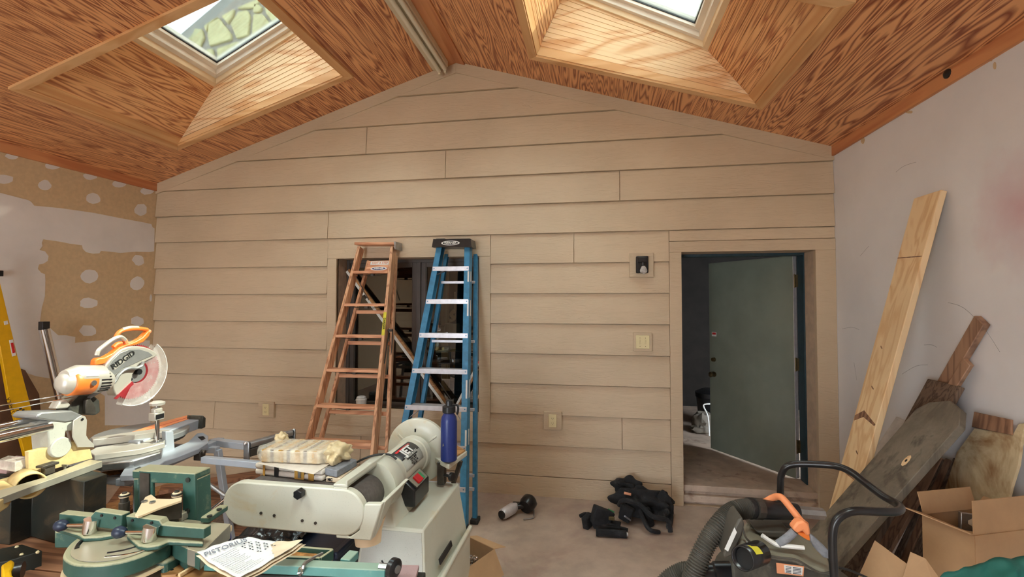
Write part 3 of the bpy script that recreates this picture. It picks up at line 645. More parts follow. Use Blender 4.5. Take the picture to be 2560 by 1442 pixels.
# strip light along the ridge
t = thing('strip_light', 'long cream two-tube strip light fixed under the ceiling ridge', 'light', (-1.36, 3.0, 3.88))
y0, y1 = 1.6, 4.17; zx = 3.905
obj('housing', B().prism([(-1.315, y1, zx - .01), (-1.315, y1, zx + .045), (-1.45, y1, zx + .005), (-1.45, y1, zx - .04)], (0, y0 - y1, 0)), M['fixture'], t, bev=.004)
obj('reflector_wing', B().prism([(-1.45, y1 - .03, zx - .045), (-1.415, y1 - .03, zx - .040), (-1.415, y1 - .03, zx - .028), (-1.455, y1 - .03, zx - .032)], (0, y0 - y1, 0)), M['fixture'], t, bev=.002)
for x, z in ((-1.392, zx - .052), (-1.338, zx - .038)):
    obj('lamp_tube', B().cyl((x, y0, z), (x, y1 - .03, z), .019, n=14), M['tubeglass'], t, smooth=1)
    obj('lamp_holder', B().box((x - .012, y1 - .03, z - .03), (x + .012, y1 + .005, z + .03)), M['fixture'], t, bev=.006)
# small dark knobs on boards
t = thing('ceiling_knot', 'black round knot plug on the orange board over the right wall', 'knot', tuple(PX(2368, 184, XR - .03)))
c = PX(2368, 184, XR - .022); obj('knot_face', B().lathe([(0, .028), (.6, .026), (1, .012)], c + V((.01, 0, 0)), c - V((.014, 0, 0)), 12), M['black'], t, smooth=1)
# ================================================================== LADDERS
def plane_pt(px, py, y_top, z_top, y_bot):
    """point on a leaning plane through y=y_bot at z=0 and y=y_top at z=z_top"""
    n = V((0, z_top, -(y_top - y_bot))); return pn(px, py, n, n.dot(V((0, y_bot, 0))))
def rail_line(pa, pb, z0=0.0):
    d = pb - pa; return pb + d * ((z0 - pb.z) / d.z) if abs(d.z) > 1e-6 else pb
YT, ZT, YBt = 4.13, 2.29, 3.42
pw = lambda x, y: plane_pt(x, y, YT, ZT, YBt)
nb = V((0, ZT, -(YT - YBt))).normalized()          # towards the wall, square to the ladder
t = thing('wooden_stepladder', 'orange-stained wooden stepladder leaning folded against the window', 'ladder', (-2.2, 3.5, 0))
La, Lb = pw(897, 615), pw(772, 1075); Ra, Rb = pw(979, 615), pw(930, 1120)
L0, R0 = rail_line(La, Lb), rail_line(Ra, Rb)
upv = (La - L0).normalized()
obj('rail', B().beam(L0 + nb * .045, La + nb * .045, .028, .09, nb), M['ladw'], t, bev=.003, seg=1)
obj('rail', B().beam(R0 + nb * .045, Ra + nb * .045, .028, .09, nb), M['ladw'], t, bev=.003, seg=1)
def on(A0, A1, z): return A0 + (A1 - A0) * ((z - A0.z) / (A1.z - A0.z))
zs = [pw(920, y).z for y in (680, 762, 841, 928, 1020, 1112)]
zs += [zs[-1] - .30]
for z in zs:
    a, c = on(L0, La, z), on(R0, Ra, z)
    st = obj('tread', B().box((0, 0, 0), (0, 0, 0)) if 0 else B().hexa([a + V((.012, -.004, -.012)), c + V((-.012, -.004, -.012)), c + V((-.012, .09, -.012)), a + V((.012, .09, -.012))], [a + V((.012, -.004, .012)), c + V((-.012, -.004, .012)), c + V((-.012, .09, .012)), a + V((.012, .09, .012))]), M['ladx'], t, bev=.003, seg=1)
    obj('truss_rod', B().tube([a + V((.015, .05, -.016)), (a + c) / 2 + V((0, .05, -.032)), c + V((-.015, .05, -.016))], .003, 6), M['dsteel'], st)
    m_ = (a + c) / 2; obj('rod_block', B().box(tuple(m_ + V((-.014, .035, -.034))), tuple(m_ + V((.014, .065, -.012)))), M['dsteel'], st)
a, c = pw(888, 609), pw(990, 609)
obj('top_cap', B().hexa([a + V((0, -.02, -.012)), c + V((0, -.02, -.012)), c + V((0, .125, -.012)), a + V((0, .125, -.012))], [a + V((0, -.02, .012)), c + V((0, -.02, .012)), c + V((0, .125, .012)), a + V((0, .125, .012))]), M['ladx'], t, bev=.003, seg=1)
obj('cap_bracket', B().hexa([c + V((-.004, -.024, -.055)), c + V((.006, -.024, -.055)), c + V((.006, .13, -.055)), c + V((-.004, .13, -.055))], [c + V((-.012, -.024, .018)), c + V((.006, -.024, .018)), c + V((.006, .13, .018)), c + V((-.012, .13, .018))]), M['steel'], t, bev=.002, seg=1)
# rear frame
rl0, rl1 = rail_line(pw(908, 640), pw(788, 1075)), pw(908, 640); rr0, rr1 = rail_line(pw(976, 625), pw(952, 1120)), pw(976, 625)
off = nb * .125
for a, c in ((rl0, rl1), (rr0, rr1)): obj('rear_rail', B().beam(a + off, c + off, .026, .045, nb), M['ladw'], t, bev=.003, seg=1)
for y in (652, 770, 850, 935, 1030, 1118):
    z = pw(920, y).z; a, c = on(rl0, rl1, z) + off, on(rr0, rr1, z) + off
    obj('rear_crossbar', B().beam(a, c, .02, .032, (0, 0, 1)), M['ladx'], t, bev=.003, seg=1)
ap = [pw(904, 676), pw(965, 676), pw(971, 644), pw(915, 646)]; off2 = nb * .06
apn = obj('apron_board', B().prism([p + off2 for p in ap], nb * .012), M['ladx'], t, bev=.002, seg=1)
c = sum(ap, V()) / 4; up_ = (ap[3] - ap[0]).normalized(); q = c + off2 - nb * .002
xh = V((1, 0, 0))
obj('warning_label', B().prism([q + xh * a_ + upv * b_ for a_, b_ in ((-.085, .018), (.105, .018), (.105, .052), (-.085, .052))], nb * .0015), M['lbl'], apn)
text(apn, 'NOT A STEP', q + upv * .035 + xh * .01 - nb * .001, (1, 0, 0), up_, .028, M['lblo'], bold=.0006)
def oval(cn, rx, rz, up_, nrm, mat, par, n=28, t_=.0015, name='oval_badge'):
    return obj(name, B().prism([cn + V((1, 0, 0)) * rx * math.cos(6.2832 * k / n) + up_ * rz * math.sin(6.2832 * k / n) for k in range(n)], nrm * t_), mat, par)
ov = oval(q - upv * .02 + xh * .01, .082, .019, up_, nb, M['lbl'], apn)
oval(q - upv * .02 + xh * .01 - nb * .0008, .066, .013, up_, nb, M['navy'], apn)
text(apn, 'WERNER', q - upv * .02 + xh * .01 - nb * .002, (1, 0, 0), up_, .024, M['lbl'], bold=.0008)
# yellow label down the right rail and the folding spreader
c0, c1 = on(R0, Ra, pw(960, 780).z), on(R0, Ra, pw(950, 838).z)
obj('rail_label', B().hexa([c1 + V((.0, -.003, 0)) + xh * i for i in (-.006, .0)] + [c1 + V((.0152, .03, 0)), c1 + V((.0148, .03, 0))], [c0 + V((.0, -.003, 0)) + xh * i for i in (-.006, .0)] + [c0 + V((.0152, .03, 0)), c0 + V((.0148, .03, 0))]) if 0 else B().prism([c0 + V((-.014, -.0015, 0)), c0 + V((.014, -.0015, 0)), c1 + V((.014, -.0015, 0)), c1 + V((-.014, -.0015, 0))], (0, .001, 0)), M['lbly'], t)
text(t, 'DANGER', (c0 + c1) / 2 + V((0, -.003, 0)), (c1 - c0), (1, 0, 0), .026, M['inkb'], bold=.0004)
sp0 = on(R0, Ra, pw(960, 826).z) + V((.03, .05, 0)); sp1 = on(R0, Ra, pw(945, 910).z) + V((.02, .04, 0))
obj('spreader', B().beam(sp0, sp1, .004, .014, nb).beam(sp0 + V((.02, .03, 0)), on(rr0, rr1, sp1.z) + off, .004, .014, nb).cyl(sp0 - V((.01, 0, 0)), sp0 + V((.03, 0, 0)), .012), M['dsteel'], t)
sp0 = on(L0, La, pw(870, 690).z) + V((.03, .04, 0)); obj('spreader', B().beam(sp0, sp0 + V((.10, .06, -.22)), .004, .014, nb), M['dsteel'], t)
# ---- blue ladder
YT, ZT, YBt = 4.12, 2.33, 3.5
pb = lambda x, y: plane_pt(x, y, YT, ZT, YBt)
nb = V((0, ZT, -(YT - YBt))).normalized()
t = thing('blue_stepladder', 'blue fibreglass stepladder with silver steps and black top, right of the wooden one', 'ladder', (-1.2, 3.6, 0))
La, Lb = pb(1100, 606), pb(1022, 1000); Ra, Rb = pb(1168, 606), pb(1156, 1320)
L0, R0 = rail_line(La, Lb), rail_line(Ra, Rb); upv = (La - L0).normalized()
def channel(A0, A1, w_, d_, n_, inward):
    b = B(); s_ = V((1, 0, 0))
    b.beam(A0 + n_ * .003, A1 + n_ * .003, w_, .006, n_); b.beam(A0 + n_ * (d_ - .003), A1 + n_ * (d_ - .003), w_, .006, n_)
    b.beam(A0 + n_ * d_ / 2 - s_ * inward * (w_ / 2 - .003), A1 + n_ * d_ / 2 - s_ * inward * (w_ / 2 - .003), .006, d_, n_); return b
obj('rail', channel(L0, La, .052, .085, nb, 1), M['blue'], t, bev=.002, seg=1)
obj('rail', channel(R0, Ra, .052, .085, nb, -1), M['blue'], t, bev=.002, seg=1)
zs = [pb(1120, y).z for y in (671, 753, 838, 928, 1021)]; dz = zs[3] - zs[4]
while zs[-1] - dz > .2: zs.append(zs[-1] - dz)
for z in zs:
    a, c = on(L0, La, z), on(R0, Ra, z)
    st = obj('step', B().hexa([a + V((-.02, -.006, -.022)), c + V((.02, -.006, -.022)), c + V((.02, -.002, -.022)), a + V((-.02, -.002, -.022))], [a + V((-.02, -.006, .018)), c + V((.02, -.006, .018)), c + V((.02, -.002, .018)), a + V((-.02, -.002, .018))]).hexa([a + V((.02, -.002, .010)), c + V((-.02, -.002, .010)), c + V((-.02, .085, .010)), a + V((.02, .085, .010))], [a + V((.02, -.002, .016)), c + V((-.02, -.002, .016)), c + V((-.02, .085, .016)), a + V((.02, .085, .016))]).hexa([a + V((.02, .08, -.02)), c + V((-.02, .08, -.02)), c + V((-.02, .085, -.02)), a + V((.02, .085, -.02))], [a + V((.02, .08, .012)), c + V((-.02, .08, .012)), c + V((-.02, .085, .012)), a + V((.02, .085, .012))]), M['alu'], t, bev=.0015, seg=1)
    for e in (a + V((-.005, -.009, 0)), c + V((.005, -.009, 0))): obj('rivet', B().cyl(e, e + V((0, .004, 0)), .005, n=8), M['blue'], st)
rl0, rl1 = rail_line(pb(1103, 620), pb(1048, 950)), pb(1103, 620); rr0, rr1 = rail_line(pb(1178, 620), pb(1174, 1280)), pb(1178, 620)
off = nb * .15
for a, c, s_ in ((rl0, rl1, 1), (rr0, rr1, -1)): obj('rear_rail', channel(a + off, c + off, .034, .045, nb, s_), M['blue'], t, bev=.002, seg=1)
for y in (693, 845, 1020, 1190, 1225):
    z = pb(1130, y).z; obj('rear_crossbar', B().beam(on(rl0, rl1, z) + off, on(rr0, rr1, z) + off, .02, .024, (0, 0, 1)), M['alu'], t, bev=.002, seg=1)
for y0_, y1_, s_ in ((676, 688, 1), (1030, 1056, 1), (1030, 1070, -1)):
    A = on(L0, La, pb(1100, y1_).z) if s_ > 0 else on(R0, Ra, pb(1100, y1_).z); Bp = (on(L0, La, pb(1100, y0_).z) if s_ > 0 else on(R0, Ra, pb(1100, y0_).z)) + V((s_ * .09, .05, 0))
    obj('step_brace', B().beam(A + V((0, .03, 0)), Bp, .004, .016, nb), M['steel'], t)
a, c = pb(1085, 612), pb(1180, 612)
cap = obj('top_cap', B().hexa([a + V((-.005, -.045, -.025)), c + V((.008, -.045, -.025)), c + V((.008, .13, -.025)), a + V((-.005, .13, -.025))], [a + V((.004, -.035, .048)), c + V((-.002, -.035, .048)), c + V((-.002, .12, .048)), a + V((.004, .12, .048))]).box(tuple(a + V((.14, .0, .048))), tuple(c + V((-.02, .11, .058)))).box(tuple(a + V((.02, .0, .048))), tuple(a + V((.1, .11, .056)))), M['black'], t, bev=.006)
cc = (a + c) / 2 + V((.0, -.0425, .012)); uu = V((0, .13, .99)).normalized()
oval(cc + V((-.01, 0, 0)), .085, .021, uu, V((0, 1, 0)), M['lbl'], cap); oval(cc + V((-.01, -.001, 0)), .070, .0155, uu, V((0, 1, 0)), M['inkb'], cap)
text(cap, 'WERNER', cc + V((-.01, -.003, 0)), (1, 0, 0), uu, .028, M['lbl'], bold=.0009)
for y_, h_ in ((678, 26), (750, 40), (950, 46), (1075, 40)):
    z = pb(1165, y_).z; e = on(R0, Ra, z); e2 = on(R0, Ra, pb(1165, y_ + h_).z)
    obj('rail_label', B().prism([e + V((.0268, .025, 0)), e2 + V((.0268, .025, 0)), e2 + V((.0268, .055, 0)), e + V((.0268, .055, 0))], (.001, 0, 0)).prism([e + V((.008, -.0008, 0)), e2 + V((.008, -.0008, 0)), e2 + V((.022, -.0008, 0)), e + V((.022, -.0008, 0))], (0, .0012, 0)) , M['lbl'], t)
for e in (L0, R0, rr0 + off, rl0 + off):
    obj('foot_pad', B().box((e.x - .032, e.y - .012, 0), (e.x + .032, e.y + .075, .035)), M['rubber'], t, bev=.006)
# ================================================================== THINGS IN THE WINDOW
def P_(px, py, y): return PY(px, py, y)
y_ = 4.40
def stick(name, label, cat, p0, p1, w_, h_, mat, y0_, y1_, up=(0, 1, 0)):
    a = PY(*p0, y0_); c = PY(*p1, y1_); t = thing(name, label, cat, tuple(min((a, c), key=lambda v: v.z))); return t, a, c
t, a, c = stick('spirit_level', 'long wooden-edged spirit level leaning diagonally across the window behind both ladders', 'level', (1112, 1012), (868, 678), 0, 0, 0, 4.37, 4.44)
d = (c - a).normalized(); sdv = V((d.z, 0, -d.x))
obj('level_face', B().beam(a, c, .028, .03, (0, 1, 0)), M['lbl'], t, bev=.003, seg=1)
obj('level_edge', B().beam(a + sdv * .026, c + sdv * .026, .026, .03, (0, 1, 0)), M['oak'], t, bev=.003, seg=1)
for k in (.28, .52, .8):
    p = a + (c - a) * k; obj('vial', B().beam(p - V((0, .016, 0)) - d * .022, p - V((0, .016, 0)) + d * .022, .022, .006, (0, 1, 0)), M['lbly'] if k == .52 else M['black'], t)
t, a, c = stick('spirit_level', 'short red-tipped spirit level leaning in the right corner of the window', 'level', (1140, 1016), (1196, 908), 0, 0, 0, 4.36, 4.40)
d = (c - a).normalized(); sdv = V((d.z, 0, -d.x))
obj('level_face', B().beam(a, c, .022, .03, (0, 1, 0)), M['lbl'], t, bev=.003, seg=1); obj('level_edge', B().beam(a + sdv * .02, c + sdv * .02 - d * .05, .018, .03, (0, 1, 0)), M['oak'], t); obj('end_cap', B().beam(c, c + d * .014, .026, .034, (0, 1, 0)), M['redp'], t)
t, a, c = stick('wooden_stick', 'thin pale wooden stick leaning in the lower right corner of the window', 'stick', (1181, 1025), (1200, 982), 0, 0, 0, 4.35, 4.38)
obj('shaft', B().beam(a, c, .012, .012, (0, 1, 0)), M['pinel'], t)
t, a, c = stick('black_rod', 'thin black rod leaning in the window behind the blue bottle', 'rod', (1135, 1010), (1098, 955), 0, 0, 0, 4.41, 4.43)
obj('shaft', B().cyl(a, c, .006, n=8), M['dsteel'], t)
c = PY(903, 1026, 4.35); c.z = WZ0 + .013
t = thing('travel_cup', 'small white and blue lidded cup on the window sill', 'cup', tuple(c))
obj('cup_body', B().lathe([(0, .036), (.9, .044), (1, .044)], c, c + V((0, 0, .075))), M['navy'], t, smooth=1)
obj('cup_sleeve', B().lathe([(0, .047), (.5, .049), (1, .049)], c + V((0, 0, .072)), c + V((0, 0, .12))), M['lbl'], t, smooth=1)
obj('cup_lid', B().lathe([(0, .053), (.3, .053), (.5, .045), (.8, .045), (1, .036)], c + V((0, 0, .12)), c + V((0, 0, .158))), M['lbl'], t, smooth=1)
# seen through the right pane: a post, boxes and bits on a bench in the dark room
yb = 5.3
t = thing('wooden_post', 'pale wooden post standing in the room behind the right window pane', 'post', tuple(PY(1110, 1000, 6.0)))
obj('post_shaft', B().prism([V((PY(1103, 1000, 6.0).x, 6.0, .15)), V((PY(1122, 1000, 6.0).x, 6.0, .15)), PY(1118, 650, 6.0), PY(1103, 650, 6.0)], (0, .08, 0)), M['pinel'], t, bev=.003, seg=1)
t['label'] = 'pale wooden post standing in the room behind the right window pane'
for q, n, l, cat, m in ((((1083, 812), (1111, 816), (1112, 842), (1086, 838)), 'wooden_box', 'small pale wooden box seen through the window, left of the other', 'box', M['pinel']), (((1111, 808), (1142, 810), (1142, 833), (1112, 833)), 'wooden_box', 'pale box with a carved figure on top, seen through the window', 'box', M['pinel'])):
    t = thing(n, l, cat, tuple(PY(*q[3], 5.1)), ); obj('box_body', B().prism([PY(a_, b_, 5.1) for a_, b_ in q], (0, .12, 0)), m, t, bev=.003, seg=1)
t = thing('carved_figure', 'small carved wooden figure standing on a box behind the window', 'figure', tuple(PY(1130, 808, 5.15)))
obj('figure_body', B().tube([PY(1122, 802, 5.15), PY(1135, 797, 5.15), PY(1128, 786, 5.15), PY(1136, 776, 5.15)], .022, 8, 4), M['pinel'], t, smooth=1); obj('figure_staff', B().cyl(PY(1138, 798, 5.14), PY(1137, 730, 5.14), .006, n=6), M['pinel'], t)
t = thing('dark_bench', 'dark workbench in the room behind the window', 'bench', (-1.7, 5.6, .15))
zb = PY(1120, 842, 5.1).z
obj('bench_top', B().box((-2.9, 4.98, zb - .05), (-.6, 5.9, zb - .001)), M['greyw2'], t, bev=.004, seg=1)
for x in (-2.8, -.7): obj('leg', B().box((x - .04, 5.0, .15), (x + .04, 5.08, zb - .05)), M['greyw2'], t)
t = thing('storage_rack', 'dark rack with grey trays behind the window bottom right pane', 'rack', (-1.5, 5.2, .15))
for k, y_ in enumerate((875, 905, 930, 985)):
    z = PY(1110, y_, 4.95).z; obj('shelf', B().box((-1.85, 4.9, z - .012), (-1.02, 5.15, z)), M['dsteel'], t)
random.seed(5)
for k in range(14):
    y_ = (875, 905, 930)[k % 3]; z = PY(1110, y_, 4.95).z; x = -1.8 + .75 * random.random()
    w_ = random.uniform(.02, .06); h_ = random.uniform(.015, .05)
    obj('small_part', B().box((x - w_, 4.93, z), (x + w_, 5.02, z + h_)), (M['alu'], M['lbl'], M['lamp'])[k % 3], t, bev=.004)
# ================================================================== SEEN THROUGH THE DOOR
c = PY(1757, 1010, 5.9); 
t = thing('dark_bucket', 'dark round bucket standing in the room behind the open door', 'bucket', (c.x + .22, 6.45, .15))
obj('bucket_body', B().lathe([(0, .15), (.9, .18), (.92, .19), (1, .19)], (c.x + .22, 6.45, .15), (c.x + .22, 6.45, c.z + .02)), M['black'], t, smooth=1)
obj('bucket_lid', B().lathe([(0, .195), (.4, .195), (1, .12)], (c.x + .22, 6.45, c.z + .02), (c.x + .22, 6.45, c.z + .08)), M['black'], t, smooth=1)
t = thing('crumpled_bag', 'crumpled pale paper bag on the floor behind the open door', 'bag', tuple(PZ(1760, 1085, .15)))
random.seed(3)
def lump(c, rx, ry, rz, seed, n=20, amp=.25, fr=3.0):
    b = B(); c = V(c)
    def fn(u, v):
        th = math.pi * v; ph = 2 * math.pi * u; d = V((math.sin(th) * math.cos(ph), math.sin(th) * math.sin(ph), math.cos(th)))
        k = 1 + amp * mnoise.noise(d * fr + V((seed, seed * 2.1, 0))) * 1.6
        p = V((d.x * rx * k, d.y * ry * k, d.z * rz * k)); p.z = max(p.z, -rz * .75); return c + p
    b.grid(fn, n, n // 2 + 4); bmesh.ops.remove_doubles(b.b, verts=b.b.verts[:], dist=.0005); return b
c = PZ(1757, 1082, .15)
obj('bag_body', lump(c + V((.02, .06, .10)), .14, .12, .14, 2), M['lamp'], t, smooth='all'); obj('bag_fold', lump(c + V((.0, .0, .05)), .14, .08, .06, 9), M['lamp'], t, smooth='all')
t = thing('bent_wire_hook', 'white bent tube handle beside the crumpled bag behind the door', 'hook', tuple(c + V((-.02, .05, 0))))
obj('wire', B().tube([PY(1786, 1010, c.y - .12), PY(1764, 1010, c.y - .12), PY(1759, 1016, c.y - .12), PY(1770, 1042, c.y - .12), V((PY(1772, 1060, c.y - .12).x, c.y - .14, .155))], .009, 8, 4), M['lbl'], t, smooth=1)

# ================================================================== BELT AND DISC SANDER (local frame: x along the belt, y away from camera, z up)
O = V((-.992, 1.81, 0)); SF = frame(O, (1, -.004, 0), None, (0, 0, 1))
L_ = lambda x, y, z: SF @ V((x, y, z))
SN = (SF.to_3x3() @ V((0, 1, 0))).normalized()
def SP(px, py, y): return SF.inverted() @ pn(px, py, SN, SN.dot(L_(0, y, 0)))     # pixel -> local point in the plane y
def SZ(px, py, z): return SF.inverted() @ PZ(px, py, z)
t = thing('belt_sander', 'cream belt and disc sander on a cabinet stand in front of the ladders', 'sander', tuple(L_(0, .4, 0)), rz=-.004)
ch, rh, xl = .887, .092, -.452
def stadium(x0, x1, zc_, r, y, n=14):
    p = [(x1 + r * math.sin(math.pi * k / n), y, zc_ + r * math.cos(math.pi * k / n)) for k in range(n + 1)]
    return p + [(x0 - r * math.sin(math.pi * k / n), y, zc_ - r * math.cos(math.pi * k / n)) for k in range(n + 1)]
ps = obj('belt_cover', B(SF).prism(stadium(xl, .0, ch, rh, -.03), (0, .04, 0)), M['cream'], t, bev=.006)
for px_, py_ in ((653, 1282), (686, 1288), (756, 1301), (789, 1307)):
    p = SP(px_, py_, -.03); obj('screw', B(SF).cyl(p - V((0, .003, 0)), p + V((0, .004, 0)), .006, n=12), M['dsteel'], ps)
p = SP(754, 1230, -.03); obj('star_knob', B(SF).prism([p + V((.021 * (1 if k % 2 else .82) * math.cos(k * math.pi / 6), 0, .021 * (1 if k % 2 else .82) * math.sin(k * math.pi / 6))) for k in range(12)], (0, -.03, 0)), M['black'], ps, bev=.003)
# abrasive belt round two rollers
b = B(SF); pin = stadium(xl + .01, -.0, ch, .074, .035, 16); 
n = len(pin)
for k in range(n):
    a = V(pin[k]); c = V(pin[(k + 1) % n]); b.face([a, c, c + V((0, .155, 0)), a + V((0, .155, 0))])
bmesh.ops.remove_doubles(b.b, verts=b.b.verts[:], dist=.0003)
obj('abrasive_belt', b, M['abr'], t, smooth=1, solid=.003)
obj('roller', B(SF).cyl((-.0, .033, ch), (-.0, .193, ch), .071), M['steel'], t, smooth=1); obj('roller', B(SF).cyl((xl + .01, .033, ch), (xl + .01, .193, ch), .071), M['steel'], t, smooth=1)
obj('platen', B(SF).box((xl + .03, .04, ch - .05), (-.02, .185, ch + .068)), M['dsteel'], t)
obj('belt_back_cover', B(SF).prism(stadium(xl, -.10, ch, rh - .012, .195), (0, .02, 0)), M['cream'], t, bev=.004)
# chute and side housing below / right of the drum
ptsf = [SP(*q, -.028) for q in ((835, 1306), (838, 1346), (924, 1356), (980, 1262), (965, 1247), (935, 1250))]
ptsf = [(.088, -.028, ch + .01), (.092, -.028, ch + .04), (.165, -.028, ch + .045)] + [tuple(SP(*q, -.028)) for q in ((927, 1352), (840, 1345), (836, 1312))] + [(.03, -.028, ch - rh - .002), (.07, -.028, ch - .065)]
obj('chute_front', B(SF).prism(ptsf, (0, .03, 0)), M['cream'], t, bev=.005)
pr_ = SP(927, 1352, -.028); plb = SP(840, 1345, -.028)
obj('chute_side', B(SF).hexa([(.150, -.0, ch + .045), (.168, -.0, ch + .045), (pr_.x + .004, -.0, pr_.z), (pr_.x - .014, 0, pr_.z)], [(.150, .25, ch + .045), (.168, .25, ch + .045), (pr_.x - .03, .25, pr_.z + .05), (pr_.x - .05, .25, pr_.z + .05)]), M['cream'], t, bev=.004)
obj('chute_floor', B(SF).hexa([(plb.x, 0, plb.z), (pr_.x, 0, pr_.z), (pr_.x, 0, pr_.z + .02), (plb.x, 0, plb.z + .02)], [(plb.x, .2, plb.z + .05), (pr_.x - .03, .25, pr_.z + .05), (pr_.x - .03, .25, pr_.z + .07), (plb.x, .2, plb.z + .07)]), M['cream'], t)
obj('dust_port', B(SF).lathe([(0, .052), (.5, .058), (1, .075)], (plb.x + .085, .08, plb.z - .065), (plb.x + .075, .09, plb.z + .03)), M['creamwood'], t, smooth=1)
# angled stop lying over the belt
a0, a1, a2, a3 = SZ(833, 1217, .985), SZ(868, 1219, .985), SZ(965, 1148, .985), SZ(937, 1143, .985)
obj('belt_stop', B(SF).prism([a0, a1, a2, a3], (0, 0, .012)).hexa([a0, a1, a1 + V((0, .006, 0)), a0 + V((0, .006, 0))], [p + V((0, 0, -.012)) for p in (a0, a1, a1 + V((0, .006, 0)), a0 + V((0, .006, 0)))]).hexa([a1, a2, a2 - V((.008, 0, 0)), a1 - V((.008, 0, 0))], [p + V((0, 0, .028)) for p in (a1, a2, a2 - V((.008, 0, 0)), a1 - V((.008, 0, 0)))]), M['cream'], t, bev=.003)
# drive housing, motor, disc guard
yA = .205
obj('drive_housing', B(SF).lathe([(0, .085), (.02, .112), (.55, .117), (.6, .112), (1, .098)], (0, yA + .02, ch + .002), (0, yA + .175, ch + .002), 32), M['cream'], t, smooth=1)
for k in range(5):
    a = 2.6 + k * .35; obj('spoke', B(SF).beam((.04 * math.cos(a), yA + .012, ch + .04 * math.sin(a)), (.105 * math.cos(a), yA + .012, ch + .105 * math.sin(a)), .012, .014, (0, 1, 0)), M['cream'], t)
obj('motor_body', B(SF).lathe([(0, .086), (.03, .09), (.97, .09), (1, .086)], (0, yA + .17, ch), (0, yA + .50, ch), 36), M['cream'], t, smooth=1)
obj('motor_flange', B(SF).lathe([(0, .075), (.1, .098), (.75, .1), (1, .085)], (0, yA + .47, ch), (0, yA + .54, ch), 32), M['cream'], t, smooth=1)
yd = yA + .56
gd = obj('disc_guard', B(SF).lathe([(0, .10), (.25, .168), (.4, .178), (1, .178)], (0, yd, ch), (0, yd + .045, ch), 48), M['cream'], t, smooth=1)
for a in (R(38), R(142)): obj('rib', B(SF).beam((.09 * math.cos(a), yd + .004, ch + .09 * math.sin(a)), (.145 * math.cos(a), yd + .008, ch + .145 * math.sin(a)), .012, .012, (0, 1, 0)), M['cream'], gd, bev=.003)
obj('oil_hole', B(SF).box((-.012, yd - .001, ch + .107), (-.004, yd + .012, ch + .125)), M['black'], gd)
# label wrapped on the motor
def wrap_(a0_, a1_, y0_, y1_, r, mat, name, par, n=10):
    return obj(name, B(SF).grid(lambda u, v: V((r * math.cos(a0_ + (a1_ - a0_) * u), y0_ + (y1_ - y0_) * v, ch + r * math.sin(a0_ + (a1_ - a0_) * u))), n, 1), mat, par, solid=.0006, smooth='all')
y0_, y1_ = yA + .20, yA + .43
lb = wrap_(R(8), R(88), y0_, y1_, .0912, M['greyfront'], 'maker_label', t)
wrap_(R(44), R(88), y0_ + .004, y1_ - .004, .0920, M['lblb'], 'label_panel', lb); wrap_(R(74), R(82), y0_ + .03, y1_ - .03, .0927, M['redp'], 'label_stripe', lb, 3)
def txt_on_motor(s__, ang, size, mat, yoff=0, bold=0, sx=1):
    a = R(ang); r_ = .0935; p = L_(r_ * math.cos(a), (y0_ + y1_) / 2 + yoff, ch + r_ * math.sin(a))
    return text(lb, s__, p, SN, SF.to_3x3() @ V((-math.sin(a), 0, math.cos(a))), size, mat, bold=bold, sx=sx)
txt_on_motor('JET', 61, .058, M['lbl'], bold=.002, sx=1.45)
txt_on_motor('EQUIPMENT & TOOLS', 46, .0155, M['lbl'])
for k, s__ in enumerate(('COMBINATION SANDER', 'MODEL 708598', 'HP 1 1/2  PH 1', 'VOLTS 115 / 230', 'RPM 1720')): txt_on_motor(s__, 38 - k * 6, .012, M['inkb'])
# black switch box
q = [SP(*p, .42) for p in ((1013, 1195), (1030, 1175))]
bx0, bx1, by0, by1, bz0, bz1 = .085, .165, .40, .60, .735, .865
obj('switch_box', B(SF).hexa([(bx0 - .03, by0, bz0 + .05), (bx0 + .0, by0, bz0), (bx0 + .05, by0, bz0), (bx0 + .05, by0, bz1 - .05), (bx0 - .005, by0, bz1 - .005)], [(bx0 - .03, by1, bz0 + .05), (bx0 + .0, by1, bz0), (bx0 + .05, by1, bz0), (bx0 + .05, by1, bz1 - .05), (bx0 - .005, by1, bz1 - .005)]), M['black'], t, bev=.006)
fa, fb = V((bx0 + .05, 0, bz1 - .05)), V((bx0 - .005, 0, bz1 - .005)); fn_ = (fa - fb).cross(V((0, 1, 0))).normalized()
if fn_.z < 0: fn_ = -fn_
def face_plate(u0, u1, v0, v1, h0, h1, mat, name, par):
    P = [fb.lerp(fa, u) + V((0, by0 + (by1 - by0) * v, 0)) for u, v in ((u0, v0), (u1, v0), (u1, v1), (u0, v1))]
    return obj(name, B(SF).hexa([p + fn_ * h0 for p in P], [p + fn_ * h1 for p in P]), mat, par, bev=.0015, seg=1)
fp = face_plate(.1, .95, .12, .88, 0, .008, M['blackd'], 'switch_plate', t)
face_plate(.25, .85, .28, .55, .008, .020, M['redp'], 'red_button', fp); face_plate(.25, .85, .58, .72, .008, .014, M['grn'], 'green_button', fp)
obj('cord', B(SF).tube([(-.16, .30, ch + .05), (-.10, .28, ch + .095), (-.03, .30, ch + .122), (.03, .33, ch + .120), (.07, .33, ch + .10)], .005, 8, 6), M['rubber'], t, smooth=1)
